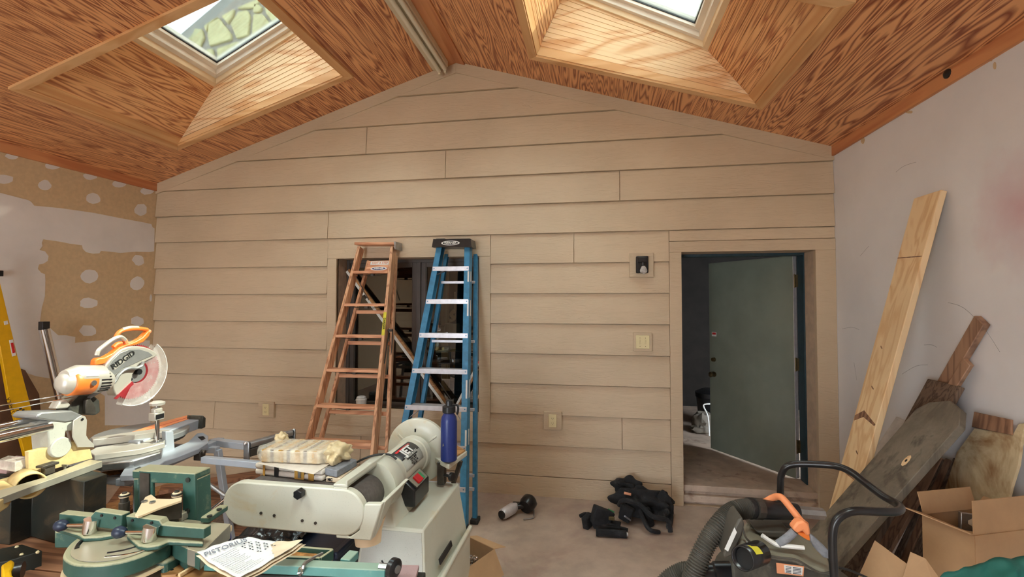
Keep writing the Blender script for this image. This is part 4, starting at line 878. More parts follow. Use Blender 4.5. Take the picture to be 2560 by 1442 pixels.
# pedestal and cabinet stand
obj('pedestal_block', B(SF).hexa([(-.06, .26, .70), (.10, .26, .70), (.10, .72, .70), (-.06, .72, .70)], [(-.04, .30, .81), (.06, .30, .81), (.06, .70, .81), (-.04, .70, .81)]), M['cream'], t, bev=.008)
z1 = .705
ft = [SZ(965, 1317, z1), SZ(1062, 1320, z1), SZ(1136, 1212, z1)]
xa, xb_, ya = -.06, SZ(1062, 1320, z1).x, SZ(1010, 1320, z1).y
ye = ya + .56
b = B(SF).hexa([(xa - .04, ya - .02, .40), (xb_ + .02, ya - .02, .40), (xb_ + .05, ye + .02, .40), (xa - .04, ye + .02, .40)], [(xa, ya, z1), (xb_, ya, z1), (xb_, ye, z1), (xa, ye, z1)])
ub = obj('upper_base', b, M['cream'], t, bev=.008)
obj('front_plate', B(SF).hexa([(xa - .02, ya - .024, .42), (xb_ + .01, ya - .024, .42), (xb_ + .01, ya - .02, .42), (xa - .02, ya - .02, .42)], [(xa + .012, ya - .004, z1 - .015), (xb_ - .008, ya - .004, z1 - .015), (xb_ - .008, ya, z1 - .015), (xa + .012, ya, z1 - .015)]), M['greyfront'], ub)
obj('slot', B(SF).beam((xa + .10, ya - .022, .50), (xa + .115, ya - .018, .54), .006, .004, (0, 1, 0)).beam((xa + .115, ya - .018, .54), (xa + .10, ya - .014, .56), .006, .004, (0, 1, 0)), M['black'], ub)
obj('hand_slot', B(SF).hexa([(xb_ + .036, ya + .12, .49), (xb_ + .042, ya + .12, .49), (xb_ + .044, ya + .30, .49), (xb_ + .038, ya + .30, .49)], [(xb_ + .030, ya + .12, .515), (xb_ + .036, ya + .12, .515), (xb_ + .038, ya + .30, .515), (xb_ + .032, ya + .30, .515)]), M['black'], ub)
cab = obj('cabinet', B(SF).box((xa - .04, ya - .03, .06), (xb_ + .055, ye + .03, .43)), M['cream'], t, bev=.01)
obj('cabinet_door', B(SF).box((xb_ + .055, ya + .0, .09), (xb_ + .068, ye - .0, .46)), M['cream'], t, bev=.006)
obj('door_rail', B(SF).cyl((xb_ + .062, ya - .02, .455), (xb_ + .062, ye + .02, .455), .012), M['cream'], t, smooth=1)
obj('cabinet_plinth', B(SF).box((xa - .02, ya, 0), (xb_ + .04, ye, .06)), M['dsteel'], t)
# tilting table beyond the disc
zt = .857
T4 = [SZ(*q, zt) for q in ((1087, 1143), (1122, 1161), (1168, 1127), (1140, 1112))]
tb = obj('disc_table', B(SF).prism(T4, (0, 0, -.028)), M['cream'], t, bev=.004)
obj('table_board', B(SF).prism([p + V((.0, .0, .0)) for p in (T4[0].lerp(T4[2], .12), T4[1].lerp(T4[3], .12), T4[2].lerp(T4[0], .06), T4[3].lerp(T4[1], .06))], (0, 0, .009)), M['oak'], tb, bev=.001)
tc_ = (T4[0] + T4[1]) / 2
obj('table_bracket', B(SF).box((tc_.x - .03, tc_.y + .01, .72), (tc_.x + .01, tc_.y + .06, .845)), M['dsteel'], t, bev=.004)
obj('clamp_knob', B(SF).cyl((tc_.x + .0, tc_.y + .02, .775), (tc_.x + .06, tc_.y + .0, .775), .008).cyl((tc_.x + .05, tc_.y + .0, .775), (tc_.x + .066, tc_.y - .005, .775), .024, n=10), M['black'], t, bev=.002)
obj('trunnion_brace', B(SF).beam((tc_.x + .08, tc_.y + .1, .83), (tc_.x + .0, tc_.y + .12, .60), .02, .02), M['dsteel'], t)
# ---- things on the sander
c = PZ(1122, 1150, zt + .01)
t = thing('water_bottle', 'dark blue metal water bottle with black lid on the sander table', 'bottle', tuple(c)); hB = .318
obj('bottle_body', B().lathe([(0, .040), (.02, .0445), (.80, .0445), (.9, .040), (.97, .028), (1, .027)], c, c + V((0, 0, .262)), 32), M['navy'], t, smooth=1)
ld = obj('bottle_lid', B().lathe([(0, .033), (.05, .036), (.5, .036), (.55, .030), (.6, .02), (.95, .018), (1, .012)], c + V((0, 0, .258)), c + V((0, 0, .325)), 28), M['black'], t, smooth=1)
obj('lid_loop', B().tube([c + V((.02, 0, .30)), c + V((.045, 0, .30)), c + V((.052, 0, .28)), c + V((.046, 0, .25))], .006, 8, 5), M['black'], ld, smooth=1)
obj('bottle_chip', B().prism([c + V((-.022, -.0435, .085)), c + V((-.012, -.0455, .09)), c + V((-.018, -.0450, .105)), c + V((-.02, -.0445, .10))], (0, -.0008, 0)), M['steel'], t)
zb_ = ch + .077
t = thing('taped_package', 'lower white wrapped package bound with black and amber tape on the sander belt', 'package', tuple(PZ(720, 1190, zb_)))
P0, P1, P2 = PZ(636, 1186, zb_), PZ(806, 1205, zb_), PZ(838, 1172, zb_)
e1 = (P1 - P0); e1.z = 0; Lx = e1.length; PF = frame(P0, e1.normalized(), None, (0, 0, 1)); dy = .15; hz = .052
for k in range(2):
    obj('wrapped_pack', B(PF).box((.0, .0, .001 + k * hz / 2), (Lx, dy, hz / 2 * (k + 1) - .001)), M['wrapw'], t, bev=.009, seg=3)
def band(x0, x1, mat, F_=None, d_=dy, h_=hz, lift=0, name='tape_band', par=None):
    e = .0015; obj(name, B(F_ if F_ is not None else PF).box((x0, -e, lift + .001), (x1, 0, lift + h_ + e)).box((x0, -e, lift + h_), (x1, d_ + e, lift + h_ + e)).box((x0, d_, lift), (x1, d_ + e, lift + h_ + e)), mat, par if par is not None else t, bev=.0006, seg=1)
for x0, x1, m in ((.13, .165, 'tape'), (.30, .365, 'tapeb'), (.60, .74, 'tape'), (.80, .88, 'tape')): band(x0 * Lx, x1 * Lx, M[m])
obj('loose_flap', B(PF).hexa([(.10 * Lx, -.02, hz + .004), (.98 * Lx, -.045, hz - .004), (.98 * Lx, .06, hz + .003), (.10 * Lx, .06, hz + .006)], [(.10 * Lx, -.02, hz + .006), (.98 * Lx, -.045, hz - .002), (.98 * Lx, .06, hz + .005), (.10 * Lx, .06, hz + .008)]), M['wrapw'], t)
obj('binder_clip', B(PF).box((.66 * Lx, -.006, .008), (.70 * Lx, -.001, .05)), M['steel'], t)
z2 = zb_ + hz + .01
Q0, Q1 = PZ(652, 1154, z2), PZ(800, 1160, z2); e1 = Q1 - Q0; e1.z = 0; Lq = e1.length; QF = frame(Q0, e1.normalized(), None, (0, 0, 1)); dq = .17; hq = .052
t = thing('wrapped_package', 'cloudy film wrapped package with striped tape on top of the white package', 'package', tuple(Q0 + V((Lq / 2, dq / 2, 0))))
obj('package_core', B(QF).box((.0, .0, 0), (Lq, dq, hq)), M['wrap'], t, bev=.004)
for k in range(7):
    x0 = (.02 + k * .14) * Lq; band(x0, x0 + (.055 if k % 2 else .085) * Lq, M['tapel'] if k % 2 else M['tape'], QF, dq, hq, 0)
def shell(u, v):
    a = 2 * math.pi * v; sq = lambda c_: math.copysign(abs(c_) ** .38, c_)
    x = -.05 + u * (Lq + .10); endf = min(1, (min(u, 1 - u) / .16) ** .6) if min(u, 1 - u) < .16 else 1
    yy = dq / 2 + (dq / 2 + .008) * sq(math.cos(a)) * (.35 + .65 * endf); zz = hq / 2 + (hq / 2 + .006) * sq(math.sin(a)) * (.55 + .45 * endf)
    w_ = mnoise.noise(V((x * 30, yy * 30, zz * 30))) * (.009 if endf < 1 else .0025)
    return V((x, yy, max(zz + w_, -.006)))
obj('film_wrap', B(QF).grid(shell, 40, 32), M['clearw'], t, smooth='all')
random.seed(8)
def crump(c, rx, ry, rz, seed): return lump(c, rx, ry, rz, seed, 64, .24, 2.2)
obj('gathered_film', crump(QF @ V((Lq + .045, dq * .4, .030)), .055, .075, .045, 4), M['wrap'], t, smooth='all')
obj('gathered_film', crump(QF @ V((-.005, dq * .95, .05)), .03, .028, .035, 7), M['wrap'], t, smooth='all')
t = thing('abrasive_block', 'grey abrasive block lying on a printed strip beside the packages', 'block', tuple(PZ(850, 1185, zb_ + .02)))
zz = zb_ + .024; q = [PZ(*p, zz) for p in ((812, 1187), (842, 1194), (892, 1165), (868, 1158))]
obj('block_body', B().prism(q, (0, 0, .030)), M['stone'], t, bev=.003)
t = thing('printed_strip', 'small printed cardboard strip under the grey block on the sander', 'strip', tuple(PZ(850, 1195, zb_)))
q = [PZ(*p, zb_ + .001) for p in ((815, 1204), (850, 1208), (880, 1185), (850, 1181))]
so = obj('strip_body', B().prism(q, (0, 0, .020)), M['papert'], t, bev=.002)
e = (q[1] - q[0]); nrm = V((e.y, -e.x, 0)).normalized(); nrm = nrm if nrm.y < 0 else -nrm
text(so, 'MC', q[0].lerp(q[1], .3) + V((0, 0, .011)) + nrm * .0015, e, (0, 0, 1), .016, M['inkb'], bold=.0006)
# ================================================================== BIN WITH BLACK BAG UNDER THE SANDER
t = thing('plastic_bin', 'dark navy plastic bin lined with a black bag under the sander', 'bin', (-1.28, 2.12, 0))
b = B(); x0, x1, y0, y1, zt_ = -1.62, -1.14, 1.98, 2.30, .60
obj('bin_body', b.hexa([(x0 + .05, y0 + .03, 0), (x1 - .05, y0 + .03, 0), (x1 - .05, y1 - .03, 0), (x0 + .05, y1 - .03, 0)], [(x0, y0, zt_), (x1, y0, zt_), (x1, y1, zt_), (x0, y1, zt_)]), M['navyp'], t, bev=.02)
obj('rim', B().beam((x0, y0, zt_), (x1, y0, zt_), .03, .03).beam((x1, y0, zt_), (x1, y1, zt_), .03, .03).beam((x0, y0, zt_), (x0, y1, zt_), .03, .03).beam((x0, y1, zt_), (x1, y1, zt_), .03, .03), M['navyp'], t, bev=.006)
obj('bag_liner', B().grid(lambda u, v: V((x0 - .09 + .36 * u, y0 - .06 + .44 * v, zt_ + .03 + .05 * math.sin(3.1 * v) * math.sin(3.1 * u) - .22 * max(0, .25 - u) ** 1 - .3 * max(0, .16 - v) + .03 * mnoise.noise(V((u * 7, v * 14, 2))))), 26, 26), M['bagp'], t, smooth='all', solid=.002)

# ================================================================== GREEN DOUBLE MITRE MACHINE
t = thing('mitre_machine', 'green cast iron double mitre machine with half-round table, front left', 'machine', (-1.5, 1.42, 0))
ZT = .93
def arc_px(pts, z, n=6):
    """smooth outline through pixel points on plane z"""
    P = [PZ(*p, z) for p in pts]; Q = []; m = len(P)
    for i in range(m):
        a, b_, c, d = P[(i - 1) % m], P[i], P[(i + 1) % m], P[(i + 2) % m]
        for k in range(n):
            u = k / n; Q.append(.5 * ((2 * b_) + (c - a) * u + (2 * a - 5 * b_ + 4 * c - d) * u * u + (3 * b_ - a - 3 * c + d) * u ** 3))
    return Q
half = [(248, 1327), (205, 1338), (172, 1362), (158, 1392), (190, 1411), (262, 1411), (335, 1396), (402, 1368), (430, 1348), (400, 1338), (330, 1330)]
o_ = arc_px(half, ZT); obj('half_round_table', B().prism(o_, (0, 0, -.05)), M['green'], t, bev=.006)
ctr = sum(o_, V()) / len(o_)
obj('table_surface', B().prism([ctr + (p - ctr) * .86 + V((0, 0, .001)) for p in o_], (0, 0, .002)), M['bed'], t)
sl = [(246, 1336), (215, 1346), (196, 1362), (192, 1372)]; obj('arc_slot', B().tube([PZ(*p, ZT + .0022) for p in sl], .007, 6, 5), M['black'], t)
sl = [(268, 1383), (310, 1376), (350, 1364), (362, 1358)]; obj('arc_slot', B().tube([PZ(*p, ZT + .0022) for p in sl], .004, 6, 5), M['black'], t)
obj('scale_strip', B().tube([PZ(*p, ZT + .001) for p in ((262, 1393), (310, 1388), (360, 1376), (402, 1358))], .004, 6, 5), M['chrome'], t, smooth=1)
o2 = [ctr + (p - ctr) * 1.04 for p in o_]; obj('lower_plate', B().prism([p + V((0, 0, -.062)) for p in o2], (0, 0, -.006)), M['creamwood'], t)
obj('drum', B().prism([ctr + (p - ctr) * .98 + V((0, 0, -.068)) for p in o_], (0, 0, -.09)), M['dsteel'], t, smooth=1)
# beds either side and behind
bk = [PZ(*q, ZT - .002) for q in ((138, 1302), (200, 1290), (470, 1297), (577, 1309), (500, 1384), (430, 1352), (250, 1330), (232, 1345), (138, 1330))]
obj('main_bed', B().prism([bk[0], bk[1], bk[2], bk[3], bk[4], bk[5], bk[6], bk[8]], (0, 0, -.055)), M['green'], t, bev=.004)
rb = [PZ(*q, ZT) for q in ((442, 1303), (470, 1298), (577, 1309), (503, 1381), (470, 1372))]; obj('steel_bed', B().prism(rb, (0, 0, -.052)), M['bed'], t, bev=.002)
g = [PZ(*q, .875) for q in ((330, 1400), (505, 1385), (500, 1420), (395, 1442))]
obj('pedestal', B().box((-1.56, 1.36, 0), (-1.38, 1.56, .88)), M['green'], t, bev=.01)
obj('motor_drum', B().lathe([(0, .02), (.1, .045), (.9, .045), (1, .02)], PZ(452, 1418, .84), PZ(500, 1400, .84)), M['green'], t, smooth=1)
yv = 1.375
def vp(pts, y, d, mat, name, par=t, **k): return obj(name, B().prism([PY(*p, y) for p in pts], (0, d, 0)), mat, par, **k)
vp([(147, 1283), (226, 1291), (237, 1277), (305, 1287), (303, 1325), (236, 1318), (147, 1306)], yv, .03, M['green'], 'fence_plate', bev=.003)
vp([(314, 1289), (398, 1300), (405, 1312), (510, 1321), (510, 1347), (402, 1340), (318, 1329)], yv, .03, M['green'], 'fence_plate', bev=.003)
for a in ((255, 1288), (288, 1294), (332, 1300), (380, 1306)): p = PY(*a, yv); obj('bolt', B().cyl(p - V((0, .003, 0)), p, .005, n=8), M['black'], t)
obj('fence_foot', B().prism([PZ(*q, ZT + .018) for q in ((143, 1300), (235, 1313), (303, 1322), (303, 1332), (252, 1341), (208, 1344), (196, 1335), (143, 1320))], (0, 0, -.016)), M['green'], t, bev=.005)
obj('fence_foot', B().prism([PZ(*q, ZT + .018) for q in ((318, 1326), (400, 1336), (510, 1344), (508, 1356), (420, 1352), (400, 1362), (368, 1366), (345, 1362), (318, 1338))], (0, 0, -.016)), M['green'], t, bev=.005)
for (x_, y_), (hx, hy) in (((224, 1331), (160, 1313)), ((372, 1350), (306, 1330))):
    p = PZ(x_, y_, ZT + .02); q = p + V((.006, .004, .045))
    cm = obj('clamp_cam', B().lathe([(0, .020), (.25, .022), (1, .024)], p, q, 20), M['chrome'], t, smooth=1)
    h = p + V((0, 0, .026)); e = PY(hx, hy, h.y - .01)
    obj('lever', B().cyl(h, e, .0055, n=10), M['chrome'], cm, smooth=1)
    obj('ball_grip', B().lathe([(0, .008), (.2, .016), (.55, .020), (.85, .015), (1, .004)], e + (h - e).normalized() * .012, e - (h - e).normalized() * .032, 16), M['navyp'], cm, smooth='all')
p = PZ(340, 1418, .86); e = PZ(368, 1424, .84)
obj('lower_lever', B().cyl(PZ(290, 1440, .84), e, .008, n=10), M['dsteel'], t, smooth=1); obj('ball_grip', B().sphere(e, .022, (1.15, 1, .95), 14), M['navyp'], t, smooth='all')
# portal behind the table
yp = 1.55
vp([(346, 1176), (487, 1184), (490, 1316), (456, 1320), (456, 1209), (381, 1207), (381, 1310), (346, 1312)], yp, .012, M['green'], 'portal_front', bev=.003)
vp([(330, 1176), (487, 1184), (487, 1200), (330, 1196)], yp + .0125, .075, M['green'], 'portal_top', bev=.004)
vp([(456, 1200), (487, 1200), (490, 1316), (456, 1320)], yp + .0125, .075, M['green'], 'portal_leg', bev=.004)
vp([(333, 1196), (346, 1196), (349, 1318), (335, 1310)], yp + .0125, .07, M['green'], 'portal_leg', bev=.004)
vp([(349, 1182), (372, 1184), (372, 1296), (349, 1290)], yp - .006, .005, M['dsteel'], 'guide_plate')
for a in ((471, 1199), (470, 1276)): p = PY(*a, yp); obj('bolt', B().cyl(p - V((0, .005, 0)), p, .009, n=12).cyl(p - V((0, .0055, 0)), p - V((0, .005, 0)), .004, n=6), M['dgreen'], t)
obj('cream_arm', B().prism([PZ(*q, 1.02) for q in ((338, 1286), (352, 1260), (363, 1242), (378, 1235), (392, 1246), (425, 1247), (455, 1242), (454, 1250), (400, 1268), (345, 1290))], (0, 0, -.008)), M['creamwood'], t, bev=.001, seg=1)
for a in ((361, 1254), (381, 1256)): p = PZ(*a, 1.021); obj('bolt', B().cyl(p, p + V((0, 0, .004)), .010, n=6), M['steel'], t)
obj('blade_plate', B().prism([PZ(*q, 1.01) for q in ((345, 1290), (452, 1250))] + [PZ(452, 1250, 1.01) + V((0, 0, -.065)), PZ(345, 1290, 1.01) + V((0, 0, -.03))], (.0, .006, 0)), M['dsteel'], t)
for (x_, y0_, y1_) in ((310, 1230, 1292), (441, 1226, 1300)):
    p = PZ(x_, y1_, .93); q = V((p.x, p.y, PY(x_, y0_, p.y).z))
    obj('guide_post', B().lathe([(0, .017), (.6, .017), (.62, .013), (.85, .013), (.86, .018), (.92, .018), (.93, .008), (1, .008)], p, q, 16), M['dsteel'], t, smooth=1)
    obj('post_cap', B().lathe([(0, .017), (.7, .016), (1, .012)], p + (q - p) * .82, p + (q - p) * .95, 16), M['creamwood'], t, smooth=1)
obj('stop_block', B().box(tuple(PZ(414, 1300, ZT)), tuple(PZ(414, 1300, ZT) + V((.07, .03, .028)))), M['bed'], t, bev=.003)
obj('side_bar', B().beam(PZ(512, 1300, .945), PZ(560, 1268, .945), .035, .022), M['green'], t, bev=.005)
for a in ((524, 1291), (548, 1274)): p = PZ(*a, .957); obj('bolt', B().cyl(p, p + V((0, 0, .004)), .009, n=12), M['dgreen'], t)
# long bar, tray and roller block in front
zb = .86
A, Bb = PZ(520, 1407, zb), PZ(968, 1428, zb); dx = (Bb - A).normalized()
obj('support_bar', B().beam(A, Bb, .042, .030), M['greenl'], t, bev=.003)
tr = [PZ(*q, zb + .0) for q in ((618, 1392), (700, 1374), (832, 1385), (800, 1406), (660, 1400))]
obj('tray_floor', B().prism(tr, (0, 0, -.035)), M['sawdust'], t)
for k in range(4): obj('tray_side', B().beam(tr[k], tr[k + 1], .010, .035), M['green'], t, bev=.002, seg=1)
obj('bar_arm', B().beam(PZ(862, 1408, zb + .004), PZ(885, 1385, zb + .004), .035, .026), M['greenl'], t, bev=.003)
c_ = PZ(985, 1418, zb + .02); obj('hand_wheel', B().lathe([(0, .024), (.2, .03), (.8, .03), (1, .022)], c_ - V((.012, .0, 0)), c_ + V((.014, -.008, 0)), 20), M['black'], t, smooth=1); obj('wheel_hub', B().cyl(c_ + V((.01, -.006, 0)), c_ + V((.018, -.01, 0)), .012, n=12).cyl(c_ - V((.05, 0, 0)), c_, .01, n=10), M['steel'], t)
obj('bar_plate', B().prism([PZ(*q, zb - .02) for q in ((880, 1408), (1048, 1412), (1040, 1440), (1000, 1460), (860, 1455))], (0, 0, -.015)), M['pink'], t, bev=.002)
obj('lower_rail', B().beam(PZ(470, 1432, .80), PZ(1060, 1455, .80), .05, .04), M['dgreen'], t, bev=.004)
for px_ in (560, 960): p = PZ(px_, 1440, .80); obj('leg', B().box((p.x - .025, p.y - .02, 0), (p.x + .025, p.y + .03, .80)), M['dgreen'], t, bev=.003)
t2 = thing('tie_strap', 'grey strap with wire buckle wrapped over the pale green bar', 'strap', tuple(PZ(757, 1412, zb)))
obj('strap_band', B().tube([PZ(806, 1384, zb + .01), PZ(778, 1398, zb + .018), PZ(762, 1408, zb + .020), PZ(757, 1420, zb + .018), PZ(750, 1436, zb - .01)], .006, 6, 4), M['steel'], t2, smooth=1)
q = [PZ(*a, zb + .021) for a in ((752, 1419), (756, 1432), (745, 1433), (748, 1420), (752, 1419))]; obj('buckle', B().tube(q, .0025, 6), M['chrome'], t2, smooth=1)
t2 = thing('wooden_block', 'small oak block with two drilled holes under the manual', 'block', tuple(PZ(425, 1432, .82)))
bk = [PZ(*a, .845) for a in ((398, 1424), (440, 1404), (475, 1410), (440, 1436), (405, 1438))]; bb_ = obj('block_body', B().prism(bk, (0, 0, -.025)), M['oak'], t2, bev=.002)
for a in ((418, 1425), (430, 1424)): p = PZ(*a, .8455); obj('hole', B().cyl(p, p + V((0, 0, .0008)), .005, n=10), M['black'], bb_)
t2 = thing('wooden_board', 'worn oak board lying below the manual at the bottom edge', 'board', tuple(PZ(560, 1435, .80)))
obj('board_body', B().prism([PZ(*a, .842) for a in ((440, 1440), (500, 1398), (620, 1420), (640, 1470), (420, 1470))], (0, 0, -.02)), M['oak'], t2, bev=.002)
obj('loose_batten', B().beam(PZ(448, 1438, .85), PZ(492, 1412, .85), .010, .010), M['pinel'], t2)
# small tub beside the bed
p = PZ(548, 1348, .85); t2 = thing('glue_tube', 'small tan and blue tube beside the grey steel bed', 'tube', tuple(p))
obj('tube_body', B().cyl(p + V((.0, 0, .0)), p + V((.02, .03, 0)), .016, n=12), M['navy'], t2, smooth=1); obj('tube_cap', B().cyl(p + V((-.012, .012, .028)), p + V((.025, .03, .028)), .011, n=12), M['creamwood'], t2, smooth=1)
# manual
t2 = thing('printed_manual', 'crumpled printed machine manual with browned corner lying on the green machine', 'manual', tuple(PZ(620, 1390, .90)))
c00, c10, c11, c01 = PZ(492, 1382, .955), PZ(600, 1448, .955), PZ(757, 1356, .935), PZ(620, 1342, .955)
def sheet(du, sc, dz, seed):
    def fn(u, v):
        p = c00.lerp(c10, u).lerp(c01.lerp(c11, u), v); m = (c00 + c10 + c11 + c01) / 4
        p = m + (p - m) * sc + du
        p.z += dz + .016 * math.sin(math.pi * v) * (1 - u) * .4 - .028 * u * (1 - u) + .03 * max(0, v - .8) * u + .02 * max(0, .15 - v) + .004 * mnoise.noise(V((u * 5, v * 5, seed))) + .018 * max(0, u - .85)
        return p
    return fn
for k, (du, sc, m) in enumerate(((V((0, 0, 0)), 1, 'paper'), (V((.006, -.010, 0)), 1.0, 'papert'), (V((.012, -.004, 0)), 1.01, 'papert'))):
    obj('page', B().grid(sheet(du, sc, -.006 * k, 0), 24, 24), M[m], t2, smooth='all', solid=.0005)
fs = sheet(V((0, 0, 0)), 1, .002, 0)
b = B()
random.seed(11)
for r in range(17):
    v0 = .80 - r * .043
    if 3 < r: ln = random.uniform(.62, .72)
    else: ln = random.uniform(.40, .62)
    u0 = .24 + r * .0; 
    for k in range(7):
        a_, c_ = .10 + .62 * 0 + (ln) * k / 7, .10 + ln * (k + .86) / 7
    b_pts = 14
# printed lines follow the sheet: u runs down the page, v across it
for r in range(15):
    u = .26 + r * .045; v0, v1 = .06, random.uniform(.42, .52) if r < 9 else random.uniform(.3, .5)
    for k in range(10):
        a_, c_ = v0 + (v1 - v0) * k / 10, v0 + (v1 - v0) * (k + .8) / 10
        b.face([fs(u, a_), fs(u, c_), fs(u + .006, c_), fs(u + .006, a_)])
for r in range(9):
    u = .20 + r * .05
    for k in range(7):
        a_, c_ = .60 + .3 * k / 7, .60 + .3 * (k + .6 + .3 * ((k * r) % 3) / 3) / 7
        if (r + k) % 3: b.face([fs(u + .02 * (k % 2), a_), fs(u + .01, c_), fs(u + .02, c_), fs(u + .028 * (1 - k % 2) + .01, a_)])
pr_ = obj('print', b, M['ink'], t2, kind='stuff')
def brn(u, v):
    uu = .52 + .48 * u; v0 = .50 + .38 * (1 - u) + .05 * mnoise.noise(V((uu * 14, 3, 0))); return fs(uu, v0 + (1 - v0) * v) - V((0, 0, .001))
obj('browned_corner', B().grid(brn, 20, 8), M['papert'], t2, smooth='all')
letters = 'PISTORIUS'; a_, c_ = fs(.10, .06), fs(.10, .50); dv = (c_ - a_)
nrm_ = (fs(.1, .3) - fs(.2, .3)); nrm_.normalize()
text(t2, letters, fs(.17, .40) + V((0, 0, .004)), dv, nrm_, .026, M['inkg'], sx=1.0)
# ================================================================== MITRE SAW ON ITS STAND
t = thing('mitre_saw', 'orange and silver sliding mitre saw with clear guard and red blade', 'saw', (-2.6, 2.35, .84))
XS = -2.5
def sp(pts, x, d, mat, name, par=t, **k): return obj(name, B().prism([PX(*p, x) for p in pts], (d, 0, 0)), mat, par, **k)
bc = PX(338, 929, XS); rB = .150
n = 80; bl = []
for k in range(n):
    a = 2 * math.pi * k / n
    for rr, da in ((rB, 0), (rB - .009, .5)):
        aa = a + da * 2 * math.pi / n; bl.append(bc + V((0, rr * math.cos(aa), rr * math.sin(aa))))
obj('blade', B().prism(bl, (-.003, 0, 0)), M['red'], t)
hub = obj('arbor', B().cyl(bc + V((-.002, 0, 0)), bc + V((.008, 0, 0)), .056, n=28), M['castalu'], t, smooth=1)
obj('arbor_bolt', B().cyl(bc + V((.008, 0, 0)), bc + V((.03, 0, 0)), .016, n=8), M['black'], hub); p = PX(322, 948, XS + .01); obj('pivot_bolt', B().cyl(p, p + V((.015, 0, 0)), .009, n=10), M['black'], t)
# clear lower guard: an open drum sector
b = B(); a0_, a1_ = R(-118), R(52); m_ = 34
def gp(a, r, x): return bc + V((x, r * math.cos(a), r * math.sin(a)))
for k in range(m_):
    a, c = a0_ + (a1_ - a0_) * k / m_, a0_ + (a1_ - a0_) * (k + 1) / m_
    for x in (.018, -.022): b.face([gp(a, .06, x), gp(a, .182, x), gp(c, .182, x), gp(c, .06, x)])
    b.face([gp(a, .182, .018), gp(a, .182, -.022), gp(c, .182, -.022), gp(c, .182, .018)])
bmesh.ops.remove_doubles(b.b, verts=b.b.verts[:], dist=.0003); obj('clear_guard', b, M['clear'], t, smooth=1)
obj('guard_rim', B().tube([gp(a0_ + (a1_ - a0_) * k / 24, .182, .018) for k in range(25)], .0022, 6), M['lbl'], t, smooth=1)
obj('guard_scale', B().tube([gp(R(-84 + 3.5 * k), .1815, .019) for k in range(9)], .004, 6), M['lbl'], t, smooth=1)
ug = sp([(259, 925), (266, 910), (278, 895), (293, 881), (304, 873), (316, 868), (330, 865), (346, 865), (362, 867), (376, 872), (388, 879), (396, 886), (387, 893), (372, 900), (358, 907), (345, 914), (340, 925), (332, 936), (330, 950), (333, 956), (300, 985), (290, 990), (284, 975), (281, 960), (275, 950), (262, 938)], XS + .026, -.055, M['saww'], 'blade_housing', bev=.006)
sp([(266, 925), (280, 902), (300, 882), (325, 873), (350, 873), (372, 880), (383, 888), (355, 900), (330, 912), (308, 920), (290, 935), (278, 945)], XS + .030, -.004, M['castalu'], 'housing_face', ug, bev=.002)
sp([(331, 953), (335, 960), (292, 998), (286, 996)], XS + .031, -.006, M['red'], 'blade_slot', ug)
lp0, lp1 = PX(286, 915, XS + .033), PX(331, 884, XS + .033)
obj('name_panel', B().prism([PX(*p, XS + .0305) for p in ((279, 918), (325, 882), (332, 888), (287, 924))], (.001, 0, 0)), M['saww'], ug)
d_ = (lp1 - lp0); u_ = V((1, 0, 0)).cross(d_)
if u_.z < 0: u_ = -u_
text(ug, 'RIDGID', (lp0 + lp1) / 2, (0, d_.y, d_.z), u_, .040, M['inkb'], bold=.0008, sx=1.05)
obj('guard_link', B().tube([PX(*p, XS + .04) for p in ((358, 904), (354, 914), (340, 920), (325, 920), (310, 925), (296, 938), (288, 952), (272, 966), (250, 978), (222, 994))], .0085, 8, 4), M['castalu'], t, smooth=1)
# handle
hb_ = sp([(238, 914), (240, 900), (246, 895), (262, 893), (282, 882), (300, 867), (318, 861), (340, 852), (356, 843), (372, 826), (377, 830), (374, 840), (360, 855), (342, 862), (318, 866), (298, 876), (278, 893), (262, 910)], XS + .014, -.036, M['orange'], 'handle_base', bev=.006)
obj('handle_loop', B().tube([PX(*p, XS) for p in ((288, 848), (294, 834), (305, 826), (325, 822), (348, 821), (368, 824))], .011, 8, 4), M['orange'], t, smooth=1)
obj('grip_pad', B().tube([PX(*p, XS) for p in ((306, 824), (325, 819), (345, 819))], .010, 8, 4), M['saww'], t, smooth=1)
obj('handle_post', B().tube([PX(*p, XS) for p in ((374, 826), (358, 842), (338, 855), (318, 859), (312, 850))], .012, 8, 4), M['orangel'], t, smooth=1)
obj('carry_handle', B().tube([PX(*p, XS + .01) for p in ((242, 888), (246, 876), (262, 862), (284, 847), (302, 842), (313, 850))], .010, 8, 4), M['saww'], t, smooth=1)
obj('trigger', B().tube([PX(*p, XS) for p in ((283, 868), (292, 860), (303, 857))], .011, 8, 3), M['orange'], t, smooth=1)
# motor
ma, mb = PX(146, 958, XS + .06), PX(272, 950, XS + .06)
obj('motor_shell', B().lathe([(0, .02), (.04, .040), (.15, .054), (.3, .060), (.75, .060), (.92, .054), (1, .04)], ma, mb, 32), M['saww'], t, smooth='all')
md = (mb - ma)
obj('motor_band', B().lathe([(0, .0545), (.1, .0612), (1, .0612)], ma + md * .16, ma + md * .58, 32, cap=False), M['orange'], t, smooth='all', solid=.002)
obj('motor_cover', B().lathe([(0, .035), (.3, .060), (1, .060)], ma + md * .0 + V((.0, .02, .022)), ma + md * .8 + V((0, 0, .016)), 28), M['saww'], t, smooth='all')
for k in range(9):
    a = R(-52 + k * 15); p = ma + md * .64 + V((.0608 * math.cos(a), 0, .0608 * math.sin(a)))
    obj('vent_slot', B().beam(p, p + md * .22 - V((.003 * math.cos(a), 0, .003 * math.sin(a))), .006, .005, (math.cos(a), 0, math.sin(a))), M['black'], t)
p = ma + md * .46 + V((.061, 0, -.004)); obj('brush_cap', B().cyl(p, p + V((.006, 0, 0)), .013, n=14), M['steel'], t, smooth=1)
